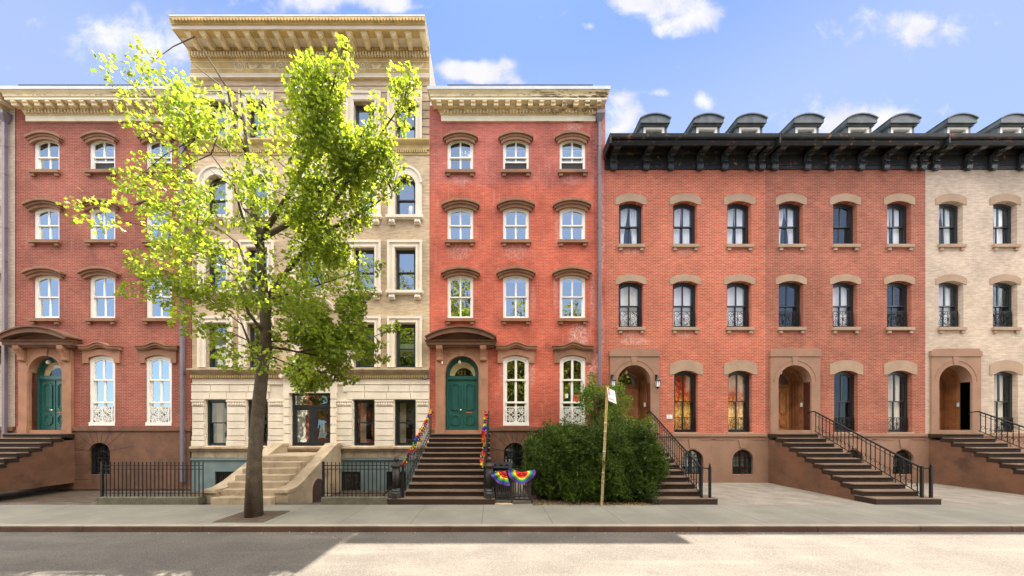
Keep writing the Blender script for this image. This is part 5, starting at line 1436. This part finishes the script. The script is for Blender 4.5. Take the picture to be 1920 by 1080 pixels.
def street_tree():
    base = (-6.5, -5.3, 0)
    r = thing('street_tree', base, 'leafy street tree at the kerb with sunlit yellow green crown before the tan house', 'tree')
    g = random.Random(4)
    EDGE = [(105, 560), (125, 606), (140, 655), (150, 658), (170, 646), (195, 645), (215, 662), (228, 700), (250, 738), (280, 744), (305, 748), (335, 745), (360, 735), (380, 712), (400, 705), (423, 680), (445, 672), (470, 672), (490, 712), (515, 708), (550, 704), (575, 690), (595, 690), (612, 712), (650, 712), (675, 716), (690, 672), (712, 655), (722, 620), (735, 560)]
    def edge(py):
        for (a, b), (c, d) in zip(EDGE[:-1], EDGE[1:]):
            if a <= py <= c: return b + (d - b) * (py - a) / (c - a)
        return 0
    cl = []
    while len(cl) < 185:
        py = g.uniform(70, 728); px = g.uniform(560, 760)
        m = edge(py) - px
        if m < 9: continue
        if 560 < py < 590 and px < 640 and g.random() < .6: continue
        if 655 < py < 712 and px < 668 and g.random() < .75: continue
        if 500 < py and px > 690 and g.random() < .5: continue
        if 195 < py < 250 and 655 < px < 700 and g.random() < .7: continue
        rad = min(.36, max(.13, m / 76 * .8)) * g.uniform(.75, 1.1)
        depth = min(1.0, m / 60)
        y = (-5.8 - max(0, 500 - py) / 60 * .21 + g.uniform(-.36, .32) * depth) if py < 490 else -3.95 + g.uniform(-1.0, .8) * depth
        cl.append((pw(px, py, y), rad))
    for px, py, rad in ((748, 142, .2), (768, 140, .19), (757, 160, .17), (775, 168, .16), (743, 165, .16), (773, 188, .15), (750, 190, .17), (763, 205, .15), (757, 225, .17), (748, 238, .15), (770, 152, .14), (706, 190, .17), (704, 210, .16), (722, 218, .12), (612, 112, .12), (604, 130, .16),
                        (640, 84, .13), (641, 98, .15), (652, 115, .15), (637, 125, .18), (626, 145, .2), (648, 150, .14), (752, 306, .11), (757, 338, .13), (742, 350, .12), (728, 372, .1), (640, 575, .15), (652, 568, .14), (664, 562, .12), (690, 553, .14), (700, 548, .12), (720, 620, .13), (735, 615, .12), (744, 611, .09), (715, 645, .12), (720, 672, .11), (705, 672, .12), (665, 712, .10), (650, 713, .12), (638, 706, .14), (620, 708, .14), (606, 715, .13), (708, 498, .13), (718, 494, .09), (712, 512, .11)):
        cl.append((pw(px, py, (-5.8 - (500 - py) / 60 * .21 if py < 490 else -3.9) + g.uniform(-.2, .2)), rad * 1.05))
    nvis = len(cl)
    cx, cy, cz = -6.4, -5.6, 7.6
    while len(cl) < nvis + 105:                                      # the rest of the crown
        d = np.array([g.gauss(0, 1), g.gauss(0, 1), g.gauss(0, 1)]); d /= np.linalg.norm(d)
        q = np.array([cx, cy, cz]) + d * np.array([3.5, 1.5, 4.3]) * g.uniform(.55, 1.05); q[1] -= (q[2] - 7.6) * .12
        px = VX + q[0] * F / (DF + q[1]); py = HY - (q[2] - H) * F / (DF + q[1])
        if px > (575 if q[2] < 9.3 else 515) or q[2] < 3.4 or q[2] > 11.6: continue
        cl.append((q, g.uniform(.28, .5)))
    P = []; A = []; L = []
    for k, (c, rad) in enumerate(cl):
        n = int((120 if k >= nvis else 125 if c[2] > 6.2 else 240) * max(.14, min(1, (rad / .42) ** 1.6)))
        d = unit(RNG.normal(size=(n, 3))); s = rad * RNG.uniform(.25, 1.05, (n, 1)) ** .6
        P.append(c + d * s * np.array([1, 1, .8])); A.append(d + RNG.normal(size=(n, 3)) * .6 + np.array([0, 0, -.25])); L.append(RNG.uniform(.07, .12, n) if c[2] > 6.2 else RNG.uniform(.08, .14, n))
    P = np.concatenate(P); A = np.concatenate(A); L = np.concatenate(L)
    leaf_obj('crown', P, A, L, L * .72, L_TREE, r, lobes=True)
    b = MB()
    tr = [Vector(base), Vector((-6.5, -5.28, 1.5)), Vector((-6.42, -5.2, 3.2)), Vector((-6.3, -5.1, 5.0)), Vector((-6.3, -5.35, 7.5)), Vector((-6.4, -5.6, 9.4)), Vector((-6.35, -5.95, 10.9))]
    b.tube(tr, [.22, .17, .155, .13, .10, .06, .02], 10).build('trunk', M_BARK, r, smooth=True)
    limbs = [[(500, 560, -5.0), (560, 480, -4.7), (605, 415, -4.45), (655, 335, -4.2), (690, 288, -4.1), (722, 240, -4.0), (757, 190, -3.95)],
             [(500, 560, -5.0), (570, 470, -4.7), (620, 430, -4.4), (665, 407, -4.2), (700, 385, -4.1), (736, 358, -4.0)],
             [(540, 420, -4.9), (585, 372, -4.6), (605, 352, -4.5), (640, 330, -4.4), (670, 270, -4.2), (705, 200, -4.0)],
             [(545, 360, -5.0), (585, 280, -4.7), (610, 220, -4.5), (628, 150, -4.3), (641, 90, -4.1)],
             [(500, 640, -5.1), (560, 640, -4.7), (610, 630, -4.4), (660, 600, -4.2), (700, 552, -4.0)],
             [(500, 650, -5.1), (560, 660, -4.6), (620, 650, -4.4), (680, 640, -4.1), (745, 612, -3.95)],
             [(500, 665, -5.1), (560, 690, -4.6), (620, 700, -4.3), (662, 712, -4.0)], [(510, 560, -5.0), (580, 540, -4.6), (640, 520, -4.3), (715, 496, -4.0)], [(510, 650, -5.0), (600, 668, -4.4), (660, 672, -4.2), (724, 674, -4.0)]]
    lean = lambda py: -5.75 - max(0, 500 - py) / 60 * .21
    limbs = [[(a, b, lean(b) + (.4 if k == 0 else .2 if k == 1 else 0)) if b < 470 or (b < 500 and a < 600) else (a, b, c) for k, (a, b, c) in enumerate(l)] for l in limbs]
    pts = []
    for i, l in enumerate(limbs):
        q = [Vector(pw(*p)) for p in l]
        d0 = min(tr, key=lambda v: (v - q[0]).length + (10 if v.z > q[0].z else 0))
        q = [d0] + q
        r0 = .075 if i < 4 else .045
        bm = MB().tube(q, [r0 * (1 - .85 * k / (len(q) - 1)) for k in range(len(q))], 7)
        bm.build('branch', M_BARK, r, smooth=True); pts += q[1:]
        for a, c in zip(q[1:-1], q[2:]): pts += [a.lerp(c, .33), a.lerp(c, .66)]
    for a in range(9):
        z0 = 4.2 + a * .75; an = 2.4 + 2.1 * a; rr = 2.9 - .12 * a
        if math.cos(an) > .2: an += 2.2
        d = Vector((math.cos(an), .5 * math.sin(an), 0))
        t0 = min(tr, key=lambda v: abs(v.z - z0)); st = Vector((t0.x, t0.y, z0))
        q = [st, st + d * rr * .3 + Vector((0, 0, .5)), st + d * rr * .62 + Vector((.1, .1, 1.3)), st + d * rr + Vector((-.1, 0, 2.0))]
        MB().tube(q, [.05, .038, .022, .006], 6).build('branch', M_BARK, r, smooth=True)
        for u, v in zip(q[:-1], q[1:]): pts += [u.lerp(v, .3), u.lerp(v, .65), v]
    tw = MB()
    for k, (c, rad) in enumerate(cl):
        v = Vector(c)
        t = min(pts, key=lambda p: (p - v).length)
        mid = t.lerp(v, .5) + Vector((0, 0, .06 * (v - t).length))
        big = .013
        tw.tube([t, mid, v], [big, big * .7, .003], 4)
    tw.build('twigs', M_BARK, r)
    return r
street_tree()

tag(MB().box(-7.15, -5.85, -5.85, -4.75, .0, .012).build('tree_pit', M_SOIL), kind='structure')
def hedge():
    r = thing('hedge', (3.4, -2.75, 0), 'big dense dark green yew hedge between the gate and the narrower stoop', 'hedge')
    c = np.array([3.40, -2.75, 1.05]); hx = np.array([2.08, 1.22, 1.06])
    def shape(d):
        p = 5.5
        k = (np.abs(d) ** p).sum(1) ** (-1 / p)
        q = d * k[:, None]
        w = q * hx
        bump = .07 * np.sin(w[:, 0] * 3.1 + 1) * np.cos(w[:, 2] * 2.7) + .05 * np.sin(w[:, 0] * 7.3 + w[:, 2] * 5.1) + .05 * np.sin(w[:, 1] * 6 + w[:, 0] * 5)
        return q, bump
    # solid core, the shade between the sprays painted near-black
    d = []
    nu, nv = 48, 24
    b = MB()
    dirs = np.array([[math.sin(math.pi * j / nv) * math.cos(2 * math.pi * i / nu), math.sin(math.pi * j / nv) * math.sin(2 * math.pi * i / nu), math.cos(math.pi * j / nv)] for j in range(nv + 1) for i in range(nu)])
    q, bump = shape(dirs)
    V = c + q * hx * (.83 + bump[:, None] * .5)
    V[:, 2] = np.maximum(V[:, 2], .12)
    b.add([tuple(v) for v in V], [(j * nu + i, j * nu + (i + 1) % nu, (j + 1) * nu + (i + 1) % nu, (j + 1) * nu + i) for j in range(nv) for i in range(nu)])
    b.build('dark_core', M_CORE, r)
    n = 13500
    d = RNG.uniform(-1, 1, (n, 3)); f = RNG.choice(6, n, p=[.14, .14, .04, .36, .30, .02]);
    for k, (ax, s) in enumerate(((0, -1), (0, 1), (1, 1), (1, -1), (2, 1), (2, -1))): d[f == k, ax] = s
    q, bump = shape(d)
    nrm = np.sign(q) * np.abs(q) ** 3.5 / hx; nrm = unit(nrm)
    taper = 1 - .10 * np.clip((.55 - (q[:, 2] * .5 + .5)) / .55, 0, 1)
    P0 = c + q * hx * (RNG.uniform(.84, 1.02, n) + bump)[:, None] * np.stack([taper, taper, np.ones(n)], 1)
    top = q[:, 2] > .75
    P0[top, 2] += np.abs(RNG.normal(size=top.sum())) ** 2 * .06 + .17 * np.maximum(0, np.sin(P0[top, 0] * 5.7) * np.sin(P0[top, 1] * 4.1 + P0[top, 0] * 2.3))
    keep = P0[:, 2] > .16; P0 = P0[keep]; nrm = nrm[keep]; top = top[keep]; n = len(P0)
    lean = nrm * .8 + np.array([0, 0, .55]) + RNG.normal(size=(n, 3)) * .45
    lean = unit(lean)
    P = []; A = []; L = []
    for k in range(11):                                              # each spray: needles along a shoot
        t = k / 10
        sl = .20 * RNG.uniform(.6, 1.4, (n, 1))
        P.append(P0 + lean * sl * t); a = lean * .75 + unit(RNG.normal(size=(n, 3))) * .9
        A.append(a); L.append(RNG.uniform(.05, .09, n))
    P = np.concatenate(P); A = np.concatenate(A); L = np.concatenate(L)
    leaf_obj('foliage', P, A, L, L * .30, L_HEDGE, r)
    t = MB()
    for i in range(16):
        x = 1.5 + i * .22; t.tube([(x, -3.2 + .3 * math.sin(i * 2.1), 0), (x + .1 * math.sin(i), -3.3, .5)], [.035, .02], 5)
    t.build('stem', M_BARK, r)
hedge()

def shrub():
    bx, by = 4.35, -1.15
    r = thing('garden_shrub', (bx, by, 0), 'tall loose broadleaf shrub rising behind the yew hedge beside the downspout', 'shrub')
    g = random.Random(9)
    tips = [(1109, 708), (1111, 722), (1098, 735), (1104, 745), (1120, 748), (1095, 748), (1115, 765), (1128, 760), (1140, 735), (1135, 750), (1105, 775), (1122, 782), (1140, 775), (1155, 735), (1162, 728), (1150, 752), (1166, 745), (1158, 768), (1172, 762), (1178, 752), (1168, 780), (1148, 790), (1130, 795), (1112, 795), (1160, 795), (1180, 788), (1190, 795), (1205, 796), (1215, 788), (1200, 802), (1225, 800), (1145, 765), (1098, 760), (1150, 778), (1107, 733), (1120, 735)]
    P = []; A = []; L = []
    b = MB()
    for i, (px, py) in enumerate(tips):
        y = by + g.uniform(-.35, .35); c = pw(px, py, y)
        rad = .17 if py < 725 or px > 1160 else .26
        n = int(170 * (rad / .22) ** 2)
        d = unit(RNG.normal(size=(n, 3))); s = rad * RNG.uniform(.2, 1.1, (n, 1))
        P.append(c + d * s * np.array([1, 1, 1.15])); A.append(d + np.array([0, 0, .4]) + RNG.normal(size=(n, 3)) * .4); L.append(RNG.uniform(.06, .11, n))
        s0 = Vector((bx + g.uniform(-.1, .1), by, 0)); cc = Vector(c)
        b.tube([s0, s0.lerp(cc, .5) + Vector((0, 0, .3)), cc], [.03, .018, .004], 5)
    leaf_obj('foliage', np.concatenate(P), np.concatenate(A), np.concatenate(L), np.concatenate(L) * .55, L_SHRUB, r)
    b.build('stem', M_BARK, r)
shrub()

def litter():
    n = 900
    x = RNG.uniform(1.25, 5.05, n); y = -4.02 + np.abs(RNG.normal(size=n)) * .16 * 2 - .10; z = .012 + np.clip((y + 3.95) * .12, 0, .08) + RNG.uniform(0, .02, n)
    P = np.stack([x, y, z], 1)
    A = RNG.normal(size=(n, 3)) * np.array([1, 1, .35])
    L = RNG.uniform(.03, .065, n)
    o = leaf_obj('leaf_litter', P, A, L, L * .6, M_LITTER); tag(o, kind='stuff')
    n = 260
    x = RNG.uniform(-9, 9, n); y = np.where(RNG.random(n) < .7, -6.24 - np.abs(RNG.normal(size=n)) * .05, RNG.uniform(-6.9, -6.2, n)); P = np.stack([x, y, np.full(n, -.122)], 1)
    L = RNG.uniform(.012, .035, n)
    o = leaf_obj('kerb_litter', P, RNG.normal(size=(n, 3)) * np.array([1, 1, .25]), L, L * .6, mat('pale_litter', (.45, .30, .14), .9, .4, 9.0)); tag(o, kind='stuff')
    s = MB().prismx([(-4.0, .0), (-3.7, .05), (-2.0, .12), (-1.0, .08), (-1.0, .0)], 1.25, 4.95); tag(s.build('planting_soil', M_SOIL), kind='structure')
litter()

# ------------------------------------------------------------------ trees across the road (seen in the window panes)
def far_tree():
    r = thing('far_street_tree', (-3.6, -18.2, 0), 'big leafy tree across the road, seen only as a reflection in the windows', 'tree', 'trees across the road')
    b = np.array([-3.6, -18.2, 0])
    P = []; A = []; L = []
    for _ in range(120):
        d = unit(RNG.normal(size=(1, 3)))[0]; c = np.array([0, 0, 10.6]) + d * np.array([3.6, 3.0, 7.2]) * RNG.uniform(.4, 1.0)
        n = 95; e = unit(RNG.normal(size=(n, 3)))
        P.append(b + c + e * RNG.uniform(.4, 1.1, (n, 1)) * .9); A.append(e + np.array([0, 0, -.2])); L.append(RNG.uniform(.2, .42, n))
    P = np.concatenate(P); A = np.concatenate(A); L = np.concatenate(L)
    leaf_obj('crown', P, A, L, L * .6, L_FAR, r)
    MB().tube([b, b + [0, 0, 4], b + [.2, 0, 9], b + [0, 0, 15]], [.3, .24, .16, .03], 8).build('trunk', M_BARK, r)
    for x, s, rz in ((-10.0, 1.03, 1.0), (2.4, .83, 2.2), (8.4, .83, 3.4), (14.8, .9, 4.1), (-16.5, .93, 5.0), (21.5, .85, .5), (-23, .85, 2.9)):
        c = copy_tree(r); c.location = (x, -18.2 + rnd.uniform(-.5, .5), 0); c.scale = (s * rnd.uniform(.85, 1.05), s, s); c.rotation_euler.z = rz
far_tree()

# ------------------------------------------------------------------ the street goes on either side
BRICK2 = brickmat('brown_brick', (.33, .085, .05), (.26, .065, .04), (.33, .2, .14), ms=.009, var=.2, streak=.12)
BRICK3 = brickmat('painted_brick', (.50, .40, .31), (.46, .37, .29), (.40, .33, .26), ms=.008, var=.16, streak=.2)
BRICK4 = brickmat('dark_red_brick', (.30, .07, .045), (.25, .058, .04), (.32, .18, .13), ms=.009, var=.22, streak=.15)
def drop(o):
    for c in list(o.children): drop(c)
    bpy.data.objects.remove(o)
def vary(root, brick, g, keep):
    """a neighbour of the same build with its own brick and its own curtains"""
    for o in list(root.children_recursive):
        k = o.name.split('.')[0]
        if k == 'house_number': bpy.data.objects.remove(o); continue
        if k in ('wall', 'side_wall') and o.parent == root:
            o.material_slots[0].link = 'OBJECT'; o.material_slots[0].material = brick
        if k == 'pane_backing':
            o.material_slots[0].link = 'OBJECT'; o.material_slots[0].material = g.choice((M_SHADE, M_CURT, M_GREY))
        if k in ('curtain', 'shade', 'pane_backing') and g.random() > keep: bpy.data.objects.remove(o)
def neighbours():
    g = random.Random(21)
    for k, lab in ((1, 'brown brick rowhouse with black cornice next to the orange brick one'), (2, 'pale painted brick rowhouse with black cornice at the end of the row')):
        c = copy_tree(ORANGE); c.location = Vector(ORANGE.location) + Vector((7.0 * k, 0, 0)); c['label'] = lab
        vary(c, (BRICK2, BRICK3)[k - 1], g, .55)
        s = copy_tree(S_OR); s.location = Vector(S_OR.location) + Vector((7.0 * k, 0, 0)); s['label'] = ('brown stone stoop of the brown brick rowhouse', 'brown stone stoop of the pale painted rowhouse')[k - 1]
        q = copy_tree(RO); q.location = Vector(RO.location) + Vector((7.0 * k, 0, 0)); q['label'] = ('iron railing on the stoop of the brown brick rowhouse', 'iron railing on the stoop of the pale painted rowhouse')[k - 1]
    x0 = fx(2 * 583 - 806)
    c = copy_tree(RED); c.location = Vector((x0 - 15.41, 0, 0)); c['label'] = 'farthest pale painted brick townhouse at the end of the row'; vary(c, BRICK3, g, .5)
    c = copy_tree(RED); c.location = Vector((x0 - 7.70, 0, 0)); c['label'] = 'dark red brick townhouse on the other side of the tan apartment house'; vary(c, BRICK4, g, .5)
    s = copy_tree(S_RED); s.location = Vector(S_RED.location) + (Vector(c.location) - Vector(RED.location)); s['label'] = 'wide brown stone stoop of the dark red townhouse beyond the apartment house'
neighbours()
def far_houses():
    for k, (x0, x1, hh, m) in enumerate(((-30, -20, 12.5, M_LIME), (-20, -11, 13.5, M_ORB), (-11, -2.5, 12, M_LIME), (-2.5, 6, 12.5, M_TAN), (6, 15, 12, M_LIME), (15, 24, 13, M_ORB), (24, 34, 12.5, M_LIME))):
        r = thing('opposite_house', ((x0 + x1) / 2, -20, 0), 'sunlit house across the road behind the trees, seen only as a reflection', 'house', 'houses across the road')
        hs = [(x0 + 1.2 + i * 2.4, x0 + 2.3 + i * 2.4, 1.2 + 3.2 * j, 3.2 + 3.2 * j, 0) for i in range(int((x1 - x0 - 1) / 2.4)) for j in range(int(hh // 3.3))]
        b = MB().wall(x0, x1, -.3, hh, hs, 20, .2)
        b.v = [(x, -y, z) for x, y, z in b.v]
        b.box(x0 + .01, x1 - .01, -28, -20.4, -.3, hh - .2).cornice([(0, hh)], x0, x1) if 0 else b.box(x0 + .01, x1 - .01, -20.02, -19.7, hh - .5, hh)
        b.build('wall', m, r)
        MB().box(x0 + .01, x1 - .01, -28, -20.25, -.3, hh - .1).build('body', M_DARK, r)
        for h in hs: MB().face(outline(*h[:4], 0, 1), -20.15).build('window', G_MIR, r)
far_houses()
